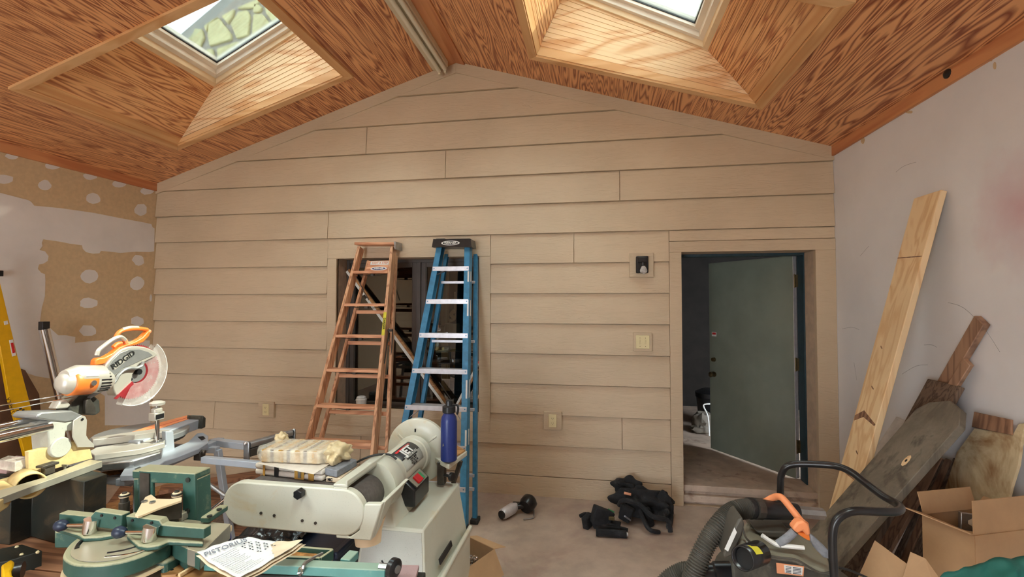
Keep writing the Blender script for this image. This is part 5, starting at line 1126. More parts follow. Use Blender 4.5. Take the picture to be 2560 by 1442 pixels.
p = ma + md * .33 + V((.052, 0, .040)); obj('rating_label', B().beam(p, p + md * .25, .03, .004, (.8, 0, .6)), M['lbl'], t)
# pivot, carriage, rods
sp([(170, 1035), (176, 1005), (196, 985), (232, 985), (250, 1000), (252, 1030), (240, 1038)], XS + .03, -.08, M['blackd'], 'pivot_arm', bev=.008)
sp([(213, 1035), (216, 1000), (226, 994), (240, 1018), (240, 1036)], XS + .06, -.02, M['dsteel'], 'pivot_bracket', bev=.004)
sp([(140, 1022), (152, 1002), (168, 999), (178, 1012), (170, 1020)], XS + .05, -.05, M['saww'], 'bevel_knob', bev=.006)
ca = PX(150, 1050, XS + .04)
sp([(92, 1040), (104, 1030), (180, 1026), (208, 1038), (205, 1048), (165, 1056), (130, 1052), (95, 1046)], XS + .09, -.14, M['castalu'], 'carriage_top', bev=.006)
sp([(118, 1062), (130, 1052), (185, 1052), (196, 1072), (182, 1076), (165, 1078), (163, 1095), (180, 1105), (190, 1135), (125, 1135), (120, 1080)], XS + .085, -.10, M['greyfront'], 'carriage_body', bev=.006)
p = PX(150, 1118, XS + .086); obj('carriage_boss', B().cyl(p - V((.02, 0, 0)), p + V((.008, 0, 0)), .045, n=28), M['greyfront'], t, bev=.004)
sp([(184, 1052), (197, 1042), (206, 1038), (214, 1041), (218, 1050), (216, 1088), (222, 1098), (236, 1110), (236, 1118), (195, 1118), (182, 1092)], XS + .11, -.006, M['saww'], 'angle_plate', bev=.002)
p = PX(206, 1048, XS + .112); obj('plate_hole', B().cyl(p, p + V((.001, 0, 0)), .006, n=10), M['black'], t)
for p0, p1, x, r_ in (((-90, 1088), (112, 1046), XS + .0, .019), ((-90, 1118), (125, 1066), XS + .07, .021)):
    a, c = PX(*p0, x), PX(*p1, x); c.z = a.z = (a.z * 0 + PX(*p1, x).z); a.y = c.y - .75
    obj('slide_rod', B().cyl(a, c, r_, n=20), M['chrome'], t, smooth=1)
for p0, p1 in (((0, 1014), (190, 981)), ((0, 1028), (205, 988))):
    a, c = PX(*p0, XS + .02), PX(*p1, XS + .02); obj('support_wire', B().cyl(a + (a - c) * .5, c, .0025, n=6), M['chrome'], t, smooth=1)
# table
TCn = V((-2.655, 2.44, 0))
obj('turntable_base', B().lathe([(0, .15), (.35, .19), (.6, .215), (1, .22)], TCn + V((0, 0, .875)), TCn + V((0, 0, .925)), 48), M['dsteel'], t, smooth=1)
tt = obj('turntable', B().lathe([(0, .232), (.85, .236), (1, .230)], TCn + V((0, 0, .925)), TCn + V((0, 0, .957)), 56), M['castalu'], t, smooth=1)
z_ = .965
ar = [PZ(*p, z_) for p in ((300, 1098), (476, 1036), (508, 1038), (514, 1043), (480, 1055), (345, 1105))]
obj('table_arm', B().prism(ar, (0, 0, -.06)), M['silverpaint'], t, bev=.004)
obj('kerf_insert', B().prism([PZ(*p, z_ + .001) for p in ((318, 1084), (395, 1058), (474, 1037), (494, 1040), (410, 1068), (352, 1082))], (0, 0, .002)), M['orangel'], t)
obj('kerf_slot', B().beam(PZ(350, 1079, z_ + .0035), PZ(484, 1039, z_ + .0035), .004, .001), M['redp'], t)
sp([(508, 1038), (515, 1044), (514, 1068), (504, 1072)], PZ(510, 1045, z_).x + .03, -.12, M['blackd'], 'arm_handle', bev=.004)
f0 = [PZ(*p, .992) for p in ((228, 1093), (300, 1083), (383, 1072), (424, 1075), (424, 1080), (386, 1080), (300, 1092), (232, 1099))]
obj('fence', B().prism(f0, (0, 0, -.035)), M['saww'], t, bev=.003)
f0 = [PZ(*p, .955) for p in ((222, 1128), (240, 1118), (385, 1094), (412, 1098), (412, 1106), (350, 1122), (235, 1137))]
obj('base_ledge', B().prism(f0, (0, 0, -.03)), M['saww'], t, bev=.004)
f0 = [PZ(*p, .925) for p in ((222, 1130), (300, 1125), (412, 1102), (404, 1128), (330, 1150), (250, 1158), (224, 1150))]
obj('base_bowl', B().prism(f0, (0, 0, -.045)), M['steel'], t, bev=.01)
sp([(415, 1078), (434, 1078), (438, 1130), (428, 1140), (404, 1134), (408, 1120), (416, 1112)], -2.37, -.03, M['silverpaint'], 'side_support', bev=.004)
f0 = [PZ(*p, .885) for p in ((492, 1083), (508, 1081), (521, 1089), (520, 1106), (497, 1121), (440, 1143), (412, 1152), (385, 1172), (350, 1186), (300, 1188), (312, 1168), (352, 1148), (410, 1130), (470, 1104))]
obj('base_flange', B().prism(f0, (0, 0, -.03)), M['silverpaint'], t, bev=.004)
obj('flange_opening', B().prism([PZ(*p, .8855) for p in ((494, 1092), (508, 1090), (514, 1096), (504, 1101))], (0, 0, .001)), M['black'], t); obj('flange_slot', B().prism([PZ(*p, .8855) for p in ((336, 1172), (350, 1166), (354, 1170), (342, 1175))], (0, 0, .001)), M['black'], t)
c = PZ(393, 1104, .955); top = PX(393, 1012, c.x)
cp = obj('clamp_post', B().cyl(c, top, .011, n=14), M['chrome'], t, smooth=1); obj('clamp_washer', B().cyl(c, c + V((0, 0, .004)), .03, n=18), M['steel'], t)
k_ = PX(391, 1039, c.x); obj('clamp_block', B().box((k_.x - .02, k_.y - .03, k_.z - .022), (k_.x + .022, k_.y + .03, k_.z + .020)), M['saww'], cp, bev=.003); obj('block_label', B().box((k_.x + .022, k_.y - .025, k_.z - .015), (k_.x + .0235, k_.y + .025, k_.z + .010)), M['black'], cp)
obj('clamp_knob', B().lathe([(0, .012), (.2, .036), (.7, .038), (1, .02)], top + V((0, 0, -.005)), top + V((0, 0, .022)), 9), M['saww'], cp, smooth=1); obj('clamp_collar', B().lathe([(0, .026), (.6, .026), (1, .014)], PX(392, 1029, c.x), PX(392, 1017, c.x), 14), M['saww'], cp, smooth=1)
# the stand
t = thing('saw_stand', 'silver folding saw stand with a grey roller arm reaching to the right', 'stand', (-2.35, 2.35, 0))
z_ = .833
ra = obj('stand_rail', B().beam(PZ(300, 1207, z_), PZ(552, 1100, z_), .05, .035), M['silverpaint'], t, bev=.003)
obj('arm_rail', B().beam(PZ(530, 1104, z_), PZ(655, 1118, z_), .05, .04), M['silverpaint'], t, bev=.003)
obj('arm_rail', B().beam(PZ(508, 1148, z_), PZ(650, 1162, z_), .035, .035), M['silverpaint'], t, bev=.003)
q = PZ(498, 1140, z_); obj('locking_clamp', B().box(tuple(q + V((-.02, -.02, -.02))), tuple(q + V((.025, .02, .03)))).cyl(q + V((-.03, .0, .03)), q + V((.03, .01, .02)), .013, n=10), M['dsteel'], t, bev=.003)
obj('clamp_lever', B().tube([q + V((0, 0, .03)), PZ(470, 1135, z_ + .02), PZ(452, 1130, z_ + .03)], .006, 8, 3), M['black'], t, smooth=1)
obj('sawdust_tray', B().prism([PZ(*p, z_) for p in ((252, 1178), (290, 1165), (332, 1166), (330, 1192), (255, 1186))], (0, 0, -.05)), M['silverpaint'], t, bev=.003)
obj('sawdust_pile', lump(PZ(285, 1180, z_ + .0), .05, .04, .02, 3, 16, .4, 6), M['sawdust'], t, smooth='all')
a, c = PZ(622, 1112, .90), PZ(728, 1082, .90); rd = (c - a).normalized()
ro = obj('roller', B().cyl(a, c, .021, n=20), M['steel'], t, smooth=1)
obj('roller_holder', B().beam(a - V((0, 0, .045)), c - V((0, 0, .045)), .03, .045), M['dsteel'], t, bev=.003)
for e, s_ in ((a, -1), (c, 1)):
    obj('roller_bracket', B().box(tuple(e + rd * s_ * .012 + V((-.018, -.006, -.085))), tuple(e + rd * s_ * .012 + V((.018, .006, .02)))), M['steel'], t, bev=.004); obj('axle_nut', B().sphere(e + rd * s_ * .02 + V((0, 0, .012)), .012, n=10), M['chrome'], t, smooth='all')
yq = 2.25
obj('leg', B().cyl(PZ(590, 1228, .62), PZ(500, 1300, .50), .016, n=12), M['chrome'], t, smooth=1)
obj('brace', B().cyl(PY(522, 1210, 2.35), PY(568, 1243, 2.35), .011, n=10), M['steel'], t, smooth=1); q = PY(570, 1243, 2.35); obj('brace_clevis', B().box(tuple(q - V((.02, .012, .01))), tuple(q + V((.03, .012, .012)))), M['steel'], t, bev=.004)
for (x, y) in ((-2.85, 2.1), (-2.85, 2.62), (-2.3, 2.62), (-2.3, 2.1)): obj('leg', B().beam((x, y, z_ - .02), (x + (.10 if x > -2.5 else -.10), y + (.06 if y > 2.3 else -.06), 0), .035, .035, (0, 1, 0)), M['silverpaint'], t, bev=.003)
obj('cross_rail', B().beam((-2.85, 2.62, z_ - .02), (-2.3, 2.62, z_ - .02), .04, .035).beam((-2.85, 2.1, z_ - .02), (-2.3, 2.1, z_ - .02), .04, .035).beam((-2.85, 2.1, z_ - .02), (-2.85, 2.62, z_ - .02), .04, .035), M['silverpaint'], t, bev=.003)
# ================================================================== JOINTER, FAR LEFT
t = thing('jointer', 'dusty tan jointer with dark cabinet in the sunlight at the left edge', 'machine', (-2.35, 1.6, .62)); ZJ = .97
bd = [PZ(*p, ZJ) for p in ((-70, 1245), (96, 1197), (225, 1148), (256, 1152), (101, 1207), (-70, 1270))]
obj('bed', B().prism(bd, (0, 0, -.03)), M['bed'], t, bev=.002)
fc = [PZ(82, 1188, ZJ), PZ(233, 1149, ZJ)]; XF = -2.44
fa_, fb_ = PZ(70, 1190, ZJ), PZ(232, 1146, ZJ); fd = (fb_ - fa_).normalized(); fnm = V((fd.y, -fd.x, 0))
top_ = pn(223, 1112, fnm, fnm.dot(fa_)).z + .035
obj('fence', B().hexa([fa_, fb_, fb_ - fnm * .015, fa_ - fnm * .015], [fa_ + V((0, 0, top_ - ZJ)), fb_ + V((0, 0, top_ - ZJ)) - fd * .025, fb_ + V((0, 0, top_ - ZJ)) - fnm * .03 - fd * .025, fa_ + V((0, 0, top_ - ZJ)) - fnm * .03]), M['fence'], t, bev=.002)
q = PZ(120, 1184, ZJ); obj('lock_lever', B().box(tuple(q + V((-.012, -.02, .0))), tuple(q + V((.012, .02, .035)))).box(tuple(q + V((-.02, -.035, .035))), tuple(q + V((.02, .03, .045)))), M['dsteel'], t, bev=.002)
q = PZ(162, 1172, ZJ); obj('wing_nut', B().cyl(q, q + V((0, 0, .018)), .005, n=8).box(tuple(q + V((-.014, -.003, .012))), tuple(q + V((.014, .003, .02)))), M['steel'], t)
q = PZ(70, 1208, ZJ - .02); qd = (PZ(50, 1212, ZJ - .02) - q).normalized()
po = obj('dust_port', B().lathe([(0, .050), (1, .050)], q + V((.045, -.02, 0)), q + V((-.055, .02, 0)), 32, cap=False), M['fence'], t, smooth=1, solid=.006); obj('port_inside', B().cyl(q + V((-.045, .018, 0)), q + V((-.05, .019, 0)), .045, n=24), M['dgreen'], t)
obj('port_hood', B().prism([PZ(*p, ZJ - .005) for p in ((-60, 1262), (-10, 1200), (32, 1188), (48, 1196), (22, 1236), (-40, 1275))], (0, 0, -.05)), M['fence'], t, bev=.006)
obj('cover_box', B().hexa([PZ(*p, ZJ + .03) for p in ((-10, 1172), (38, 1180), (82, 1163), (40, 1156))], [PZ(*p, ZJ + .07) for p in ((-8, 1150), (38, 1154), (80, 1143), (20, 1138))]), M['clearw'], t, bev=.003); obj('cover_core', B().box(tuple(PZ(15, 1180, ZJ) + V((-.06, -.02, 0))), tuple(PZ(15, 1180, ZJ) + V((.03, .08, .045)))), M['pink'], t, bev=.004)
zq = .64
A_, B2, C_ = PZ(24, 1362, zq), PZ(78, 1341, zq), PZ(206, 1378, zq)
D_ = PZ(232, 1300, zq); E2 = PZ(-60, 1330, zq)
pl_ = [A_, B2, C_, C_ + V((.0, .10, 0)), V((A_.x - .30, A_.y + .25, zq)), V((A_.x - .30, A_.y, zq))]
obj('cabinet', B().prism(pl_, (0, 0, ZJ - .03 - zq)), M['dgreen'], t, bev=.003)
t = thing('wooden_platform', 'brown plank platform under the jointer cabinet', 'platform', tuple(PZ(80, 1360, .0)))
for k in range(3):
    obj('plank', B().prism([p + V((0, -.0, 0)) for p in (V((-2.75 , 1.02 + k * .30, .60)), V((-1.72, 1.02 + k * .30, .60)), V((-1.72, 1.31 + k * .30, .60)), V((-2.75, 1.31 + k * .30, .60)))], (0, 0, .038)), M['brownw'], t, bev=.003)
for x in (-2.7, -1.78):
    for y in (1.06, 1.82): obj('leg', B().box((x - .03, y, 0), (x + .03, y + .06, .60)), M['brownw'], t)
t = thing('dark_toolbox', 'dark green metal box with catches below the jointer', 'box', tuple(PZ(60, 1400, .30)))
q = [PZ(*p, .66) for p in ((-40, 1372), (58, 1356), (104, 1378), (108, 1420), (-40, 1440))]
b_ = B().prism([PZ(*p, .70) for p in ((-40, 1378), (56, 1360), (106, 1376), (20, 1402), (-40, 1412))], (0, 0, -.20)); obj('box_body', b_, M['dgreen'], t, bev=.003)
obj('box_catch', B().sphere(PZ(42, 1367, .70), .007, n=8).sphere(PZ(54, 1386, .70), .007, n=8).sphere(PZ(94, 1380, .70), .007, n=8), M['ivory'], t, kind='stuff')
t = thing('cordless_tool', 'yellow and black power tool body at the bottom left corner', 'tool', tuple(PZ(25, 1430, .55)))
obj('tool_body', B().prism([PZ(*p, .72) for p in ((3, 1412), (28, 1397), (36, 1403), (34, 1416), (28, 1424), (30, 1436), (42, 1446), (8, 1455))], (0, 0, -.05)), M['yellow'], t, bev=.006); obj('tool_motor', B().cyl(PZ(38, 1428, .70), PZ(58, 1424, .70), .03, n=16), M['black'], t, smooth=1)
# ================================================================== AGAINST THE LEFT WALL
def lean(name, label, cat, pts, x, d, mat, part, bot=0.0, bev=.003, group=None):
    t = thing(name, label, cat, tuple(PX(*pts[0], x))); 
    return t, obj(part, B().prism([PX(*p, x) for p in pts], (d, 0, 0)), mat, t, bev=bev)
xw = -4.40
t, body = lean('yellow_level', 'long yellow box level with three vials leaning on the left wall', 'level', [(-14, 640), (0, 704), (44, 890), (73, 1000), (85, 1047), (116, 1139), (150, 1245), (96, 1255), (64, 1142), (41, 1053), (24, 1000), (0, 864), (-14, 800)], xw, -.03, M['yellow'], 'level_body')
for q_ in (((22, 850), (32, 848), (40, 888), (30, 891)), ((96, 1116), (106, 1114), (112, 1138), (101, 1140))):
    v_ = obj('vial_frame', B().prism([PX(*p, xw + .001) for p in q_], (.003, 0, 0)), M['lbl'], t, bev=.001, seg=1); c = sum([PX(*p, xw) for p in q_], V()) / 4
    obj('vial', B().prism([c + (PX(*p, xw) - c) * .62 + V((.0045, 0, 0)) for p in q_], (.002, 0, 0)), M['redp'], v_)
q_ = ((9, 803), (18, 801), (20, 810), (11, 812)); obj('vial_frame', B().prism([PX(*p, xw + .001) for p in q_], (.003, 0, 0)), M['lbl'], t)
p0, p1 = PX(24, 995, xw + .004), PX(36, 1030, xw + .004); text(t, 'STABILA', (p0 + p1) / 2 + V((0, -.01, 0)), p0 - p1, (0, -1, 0), .035, M['inkb'])
c = PX(51, 1021, xw + .002)
for dy_, dz_ in ((0, 0), (.018, -.018), (-.018, -.018)): obj('logo_square', B().box((c.x, c.y + dy_ - .008, c.z + dz_ - .008), (c.x + .002, c.y + dy_ + .008, c.z + dz_ + .008)), M['inkb'], t)
a, c = PX(110, 822, xw), PX(153, 1000, xw); e = c + (c - a) * ((0 - c.z) / (c.z - a.z)) if 0 else c + (c - a) * (c.z / (a.z - c.z))
t = thing('metal_tube', 'shiny steel tube with a black end cap leaning on the left wall', 'tube', tuple(e))
obj('tube_shaft', B().cyl(a, e, .035, n=24), M['chrome'], t, smooth=1); dd_ = (a - e).normalized(); obj('end_cap', B().box(tuple(a + V((-.024, -.026, -.01))), tuple(a + V((.024, .026, .06)))), M['black'], t, bev=.003)
c = PX(1, 684, XL + .03); t = thing('wall_hook', 'small black hook on the left wall at the picture edge', 'hook', tuple(c)); obj('hook_body', B().box(tuple(c - V((.03, .012, .02))), tuple(c + V((.01, .015, .025)))), M['black'], t, bev=.004)
# lumber lying on the floor behind the saw
random.seed(31)
t = thing('plywood_sheet', 'large brown plywood sheet lying on the floor behind the saw stand', 'sheet', tuple(PZ(440, 1250, 0)))
obj('sheet_body', B().prism([PZ(*p, .02) for p in ((215, 1330), (300, 1215), (700, 1225), (760, 1300), (600, 1400), (300, 1420))], (0, 0, -.018)), M['brownw'], t, bev=.002)
pk = [((205, 1318), (420, 1222), .10, .05, 'brownw', 'dark brown plank on the floor pile left of the green portal'), ((208, 1292), (470, 1200), .12, .09, 'oak', 'lighter plank, topmost of the floor pile behind the jointer'), ((212, 1345), (330, 1300), .10, .04, 'greyw2', 'grey-brown plank nearest the jointer cabinet on the floor'),
  ((470, 1300), (700, 1180), .09, .04, 'brownw', 'brown plank running diagonally behind the sander belt'), ((540, 1330), (640, 1215), .16, .03, 'greyw2', 'short wide grey plank on the floor beside the black bag'), ((400, 1225), (650, 1185), .14, .13, 'brownw', 'long plank lying across the pile along the siding')]
for p0, p1, w_, z_, m, l in pk:
    a, c = PZ(*p0, z_ + .02), PZ(*p1, z_ + .02); t = thing('floor_plank', l, 'plank', tuple((a + c) / 2 - V((0, 0, .04)))); obj('plank_body', B().beam(a, c, w_, .035), M[m], t, bev=.003, seg=1)

# ================================================================== LUMBER AND SHEETS AGAINST THE RIGHT WALL
def plank(name, label, top, bot, w_, h_, mat, up, cat='board', extra=None):
    t = thing(name, label, cat, tuple(bot)); o = obj('board_body', B().beam(bot, top, w_, h_, up), mat, t, bev=.003, seg=1); return t
def lean_px(top, low, X, over=0.0):
    """centre line of a board whose foot stands out from the right wall; its width runs along the wall"""
    a = PX(*top, X); l = PY(*low, a.y); d = (l - a); c = l + d * (l.z / (a.z - l.z)); c.z = .012
    up = V((-(a.z - c.z), 0, a.x - c.x)).normalized(); return a, c, up
a, c, up = lean_px((2325, 487), (2140, 1165), 1.915)
t = plank('pine_board', 'long new pale pine board leaning upright against the white right wall', a, c, .225, .034, M['pinel'], up)
dd_ = (a - c).normalized()
for k, (f_, o_, w_) in enumerate(((.845, 0, 1), (.44, 0, 1), (.30, .0, .9), (.52, .01, .12), (.36, -.01, .12), (.62, .03, .1), (.18, .0, .8))):
    p = c + dd_ * (a - c).length * f_ + up * .0174 + V((0, o_, 0)); hw = .11 * w_; hh = .012 if w_ > .5 else .018
    if f_ == .44: obj('knot_stain', B().prism([p + V((0, .108, 0)) + dd_ * .0, p + V((0, .03, 0)) + dd_ * .05, p + V((0, -.105, 0)) - dd_ * .0, p + V((0, -.10, 0)) - dd_ * .012, p + V((0, .02, 0)) + dd_ * .012, p + V((0, .10, 0)) - dd_ * .03], up * .0006), M['brownz'], t)
    else: obj('knot_stain', B().prism([p + V((0, hw, 0)) + dd_ * hh * .5, p + V((0, 0, 0)) + dd_ * hh * .2, p + V((0, -hw, 0)) - dd_ * hh * .3, p + V((0, -hw, 0)) - dd_ * hh * .6, p - dd_ * hh * .4, p + V((0, hw, 0)) + dd_ * hh * .1], up * .0006), M['brownz'], t)
a, c, up = lean_px((2358, 1050), (2083, 1367), 1.76)
t = thing('grey_plank', 'wide grey weathered plank with clipped corner leaning across the others', 'board', tuple(c))
dd_ = (a - c).normalized(); L0_ = (a - c).length; wd = .160; ey = V((0, 1, 0))
pts_ = [c - ey * wd, c + ey * wd, c + ey * wd + dd_ * (L0_ + .0), c + ey * wd * .7 + dd_ * (L0_ + .06), c + ey * wd * .0 + dd_ * (L0_ + .10), c - ey * wd * .6 + dd_ * (L0_ + .07), c - ey * wd + dd_ * (L0_ - .01), c - ey * wd + dd_ * (L0_ - .06)]
obj('board_body', B().prism(pts_, up * .036), M['greyw'], t, bev=.003, seg=1)
p = c + dd_ * L0_ * .80 - ey * .05 + up * .0365
obj('knot', B().prism([p + dd_ * .035 * math.cos(k * .7) + ey * .018 * math.sin(k * .7) for k in range(9)], up * .0008), M['pinel'], t); obj('knot_core', B().prism([p + up * .001 + dd_ * .009 * math.cos(k * .9) + ey * .007 * math.sin(k * .9) for k in range(7)], up * .0006), M['black'], t)
a, c, up = lean_px((2364, 958), (2300, 1076), 1.90); plank('dark_board', 'dark rough board standing behind the wide grey plank', a, c, .245, .028, M['greyw2'], up)
a, c, up = lean_px((2262, 1050), (2196, 1150), 1.895); plank('whitewashed_board', 'narrow whitish board edge between pine board and grey plank', a, c, .15, .016, M['whitew'], up)
a = PX(2456, 800, 1.928); b_ = PX(2358, 968, 1.928); c = b_ + (b_ - a) * (b_.z / (a.z - b_.z))
plank('redwood_stick', 'long brown two-by-four leaning with its top on the white wall', a, c, .072, .034, M['redw'], V((-1, 0, 0)))
a = PX(2422, 904, 1.897); b_ = PX(2378, 975, 1.897); c = b_ + (b_ - a) * (b_.z / (a.z - b_.z))
plank('redwood_stick', 'shorter reddish stick leaning just below the long two-by-four', a, c, .055, .022, M['redw'], V((-1, 0, 0)))
a0 = PX(2562, 1057, 1.90); l0 = PY(2519, 1252, a0.y); pnm = V((l0.z - a0.z, 0, a0.x - l0.x)).normalized()
PP = lambda p, o=0: pn(p[0], p[1], pnm, pnm.dot(a0) + o)
sg = 1 if pnm.x > 0 else -1
t = thing('stained_sheet', 'water-stained plywood sheet standing behind the cardboard box', 'sheet', tuple(PP((2450, 1290))))
obj('sheet_body', B().prism([PP(p) for p in ((2436, 1070), (2532, 1086), (2546, 1060), (2562, 1057), (2552, 1110), (2545, 1162), (2530, 1210), (2519, 1252), (2500, 1340), (2330, 1320), (2392, 1130))], pnm * sg * .012), M['plyst'], t, bev=.001, seg=1)
obj('top_batten', B().prism([PP(p, -sg * .001) for p in ((2440, 1030), (2534, 1050), (2534, 1088), (2434, 1068))], -pnm * sg * .010), M['brownz'], t, bev=.002, seg=1)
for k, (p0, p1, w_, m, l) in enumerate((((2344, 1140), (2225, 1350), .10, 'brownz', 'reddish board under the grey plank, nearest the shop vacuum'), ((2362, 1150), (2262, 1360), .045, 'greyw2', 'thin dark strip between two reddish boards under the grey plank'), ((2376, 1150), (2278, 1370), .05, 'brownz', 'brown board second from the cardboard box, under the grey plank'), ((2398, 1150), (2300, 1380), .06, 'greyw2', 'dark board beside the cardboard box edge'))):
    a, c, up = lean_px(p0, p1, 1.885)
    plank('leaning_board', l, a, c, w_, .020, M[m], up)
# ---- the open cardboard box on a pile
Zb = .78; N_ = PZ(2437, 1339, Zb); Lc = PZ(2306, 1284, Zb); Rc = PZ(2600, 1398, Zb)
e1 = (Lc - N_); e1.z = 0; e2 = V((-e1.y, e1.x, 0)).normalized(); e2 = e2 if e2.x > 0 else -e2
Rw = .30; dn_ = V((0, 0, -.34))
t = thing('cardboard_box', 'large open cardboard box with raised flaps in front of the stained plywood', 'box', tuple(N_ + V((.1, .1, -.34))))
def cpan(pts, mat=None, name='box_panel', th=.004): return obj(name, B().face(pts), mat or M['cardb'], t, solid=th)
P4 = [N_, Lc, Lc + e2 * Rw, N_ + e2 * Rw]
cpan([P4[0], P4[1], P4[1] + dn_, P4[0] + dn_]); cpan([P4[1], P4[2], P4[2] + dn_, P4[1] + dn_]); cpan([P4[2], P4[3], P4[3] + dn_, P4[2] + dn_]); cpan([P4[3], P4[0], P4[0] + dn_, P4[3] + dn_]); cpan([p + dn_ for p in P4])
eu = (P4[1] - P4[0]).normalized()
# flaps: left one folded outward level, right one standing, back one standing
fo = PZ(2240, 1240, Zb + .03); cpan([P4[0] + V((0, 0, .003)), P4[1] + V((0, 0, .003)), P4[1] - e2 * .12 + V((0, 0, .045)), P4[0] - e2 * .02 + eu * .0 + V((0, 0, .008))], name='box_flap')
cpan([P4[0] + eu * .005, P4[3] + eu * .005, P4[3] + eu * .02 + V((0, 0, .13)), P4[0] + eu * .02 + V((0, 0, .13)) + e2 * .02], name='box_flap')
cpan([P4[1] - eu * .004, P4[2] - eu * .004, P4[2] + eu * .02 + V((0, 0, .09)), P4[1] + eu * .02 + V((0, 0, .09))], name='box_flap')
cpan([P4[2] - e2 * .004, P4[3] - e2 * .004, P4[3] + e2 * .05 + V((0, 0, .05)), P4[2] + e2 * .05 + V((0, 0, .05))], name='box_flap')
q = (P4[0] + P4[2]) / 2
t2 = thing('parts_packet', 'small silver packet with an oval label inside the cardboard box', 'packet', tuple(q + V((0, 0, -.2))))
obj('packet_body', B().beam(q + V((.03, .06, -.2)), q + V((.05, .08, .0)), .11, .02, (0, -1, .2)), M['steel'], t2, bev=.003)
obj('packet_label', B().prism([q + V((.045 + .035 * math.cos(k * .7), .058, -.03 + .02 * math.sin(k * .7))) for k in range(9)], (0, -.001, 0)), M['papert'], t2)
t2 = thing('inner_carton', 'small torn inner carton with white tag inside the cardboard box', 'carton', tuple(q + V((-.05, -.02, -.3))))
obj('carton_flap', B().beam(q + V((-.06, .0, -.06)), q + V((.06, .02, -.08)), .05, .004, (0, -.5, 1)), M['cardb'], t2); obj('carton_body', B().box(tuple(q + V((-.09, -.05, -.33))), tuple(q + V((.04, .04, -.10)))), M['cardd'], t2, bev=.003); obj('tag', B().box(tuple(q + V((-.09, -.054, -.15))), tuple(q + V((-.04, -.0505, -.10)))), M['lbl'], t2)
# pile the box stands on, flattened cartons and tarp
t = thing('crate', 'dark slatted crate carrying the open cardboard box', 'crate', tuple(q + V((0, 0, -.78))))
cz = Zb - .345
for k in range(4): obj('slat', B().box((q.x - .22, q.y - .20, .02 + k * (cz / 4)), (q.x + .2, q.y - .18, (k + 1) * cz / 4 - .01)), M['brownw'], t)
obj('crate_body', B().box((q.x - .21, q.y - .178, 0), (q.x + .19, q.y + .2, cz)), M['greyw2'], t, bev=.004)
t = thing('flattened_carton', 'folded piece of cardboard leaning at the foot of the lumber', 'cardboard', tuple(PZ(2230, 1442, .3)))
y_ = 2.06; obj('carton_sheet', B().face([PY(*p, y_ + d) for p, d in (((2188, 1351), .12), ((2270, 1411), .0), ((2262, 1520), -.06), ((2120, 1500), .1))]), M['cardb'], t, solid=.005)
t = thing('flattened_carton', 'second folded cardboard piece with a notch left of the green tarp', 'cardboard', tuple(PZ(2300, 1442, .3)))
obj('carton_sheet', B().face([PY(*p, y_ - .05 + d) for p, d in (((2276, 1379), .03), ((2314, 1396), 0), ((2345, 1440), -.02), ((2360, 1540), -.05), ((2240, 1540), .0), ((2258, 1440), .02))]), M['cardb'], t, solid=.005)
t = thing('green_tarp', 'crumpled dark green tarp in the bottom right corner', 'tarp', tuple(PZ(2500, 1442, .60)))
def tarp(u, v):
    px_ = 2350 + 300 * u; top_ = 1442 - 52 * math.sin(min(1, u * 1.3) * 1.6) ; p = PY(px_, top_ + 170 * v, 1.72 - .16 * v)
    return p + V((0, -.03 * mnoise.noise(V((u * 6, v * 5, 1))), .012 * mnoise.noise(V((u * 9, v * 6, 5)))))
obj('tarp_cloth', B().grid(tarp, 40, 20), M['tarp'], t, smooth='all', solid=.003)
# ================================================================== SHOP VACUUM
t = thing('shop_vacuum', 'dusty black wet and dry vacuum with orange handle and grey hose', 'vacuum', (.86, 1.88, 0))
yv = 1.72
def vy(pts, y, d, mat, name, par=None, **k): return obj(name, B().prism([PY(*p, y) for p in pts], (0, d, 0)), mat, par if par is not None else t, **k)
cx_ = PY(1965, 1400, 1.9).x
obj('drum', B().lathe([(0, .19), (.05, .205), (.9, .225), (1, .23)], (cx_, 1.92, .10), (cx_, 1.92, .70), 40), M['blackd'], t, smooth=1)
obj('drum_rim', B().lathe([(0, .235), (1, .235)], (cx_, 1.92, .69), (cx_, 1.92, .72), 40), M['hose'], t, smooth=1)
for k in range(4):
    a = R(45 + 90 * k); e = V((cx_ + .20 * math.cos(a), 1.92 + .20 * math.sin(a), 0)); obj('caster', B().cyl(e + V((0, -.012, .03)), e + V((0, .012, .03)), .03, n=14).box(tuple(e + V((-.012, -.016, .03))), tuple(e + V((.012, .016, .11)))), M['black'], t)
yb_k = 1.98; yv = 1.66
Ff = [(1858, 1345), (1878, 1362), (1905, 1380), (1945, 1391), (1990, 1397), (2018, 1412), (2082, 1432), (2090, 1520), (1835, 1520), (1826, 1410), (1838, 1365)]
Bk = [(1868, 1303), (1885, 1300), (1915, 1301), (1950, 1301), (1986, 1303), (2018, 1330), (2060, 1362), (2060, 1440), (1880, 1440), (1856, 1350), (1858, 1315)]
head = obj('motor_head', B().hexa([PY(*p, yv) for p in Ff], [PY(*p, yb_k) for p in Bk]), M['blackd'], t, bev=.012, seg=2)
vy([(1874, 1306), (1984, 1308), (1988, 1322), (1900, 1320), (1880, 1326)], 1.86, .08, M['hose'], 'top_ledge', head, bev=.006)
vy([(1888, 1328), (1978, 1330), (1965, 1346), (1915, 1345)], 1.78, .08, M['hose'], 'top_ledge', head, bev=.006)
obj('seam_ridge', B().tube([PY(*p, yv - .004) for p in ((1850, 1290), (1858, 1325), (1866, 1345), (1885, 1362), (1910, 1383), (1945, 1393), (1988, 1398), (2015, 1412), (2050, 1432), (2076, 1430))], .0035, 6, 3), M['hose'], head, smooth=1)
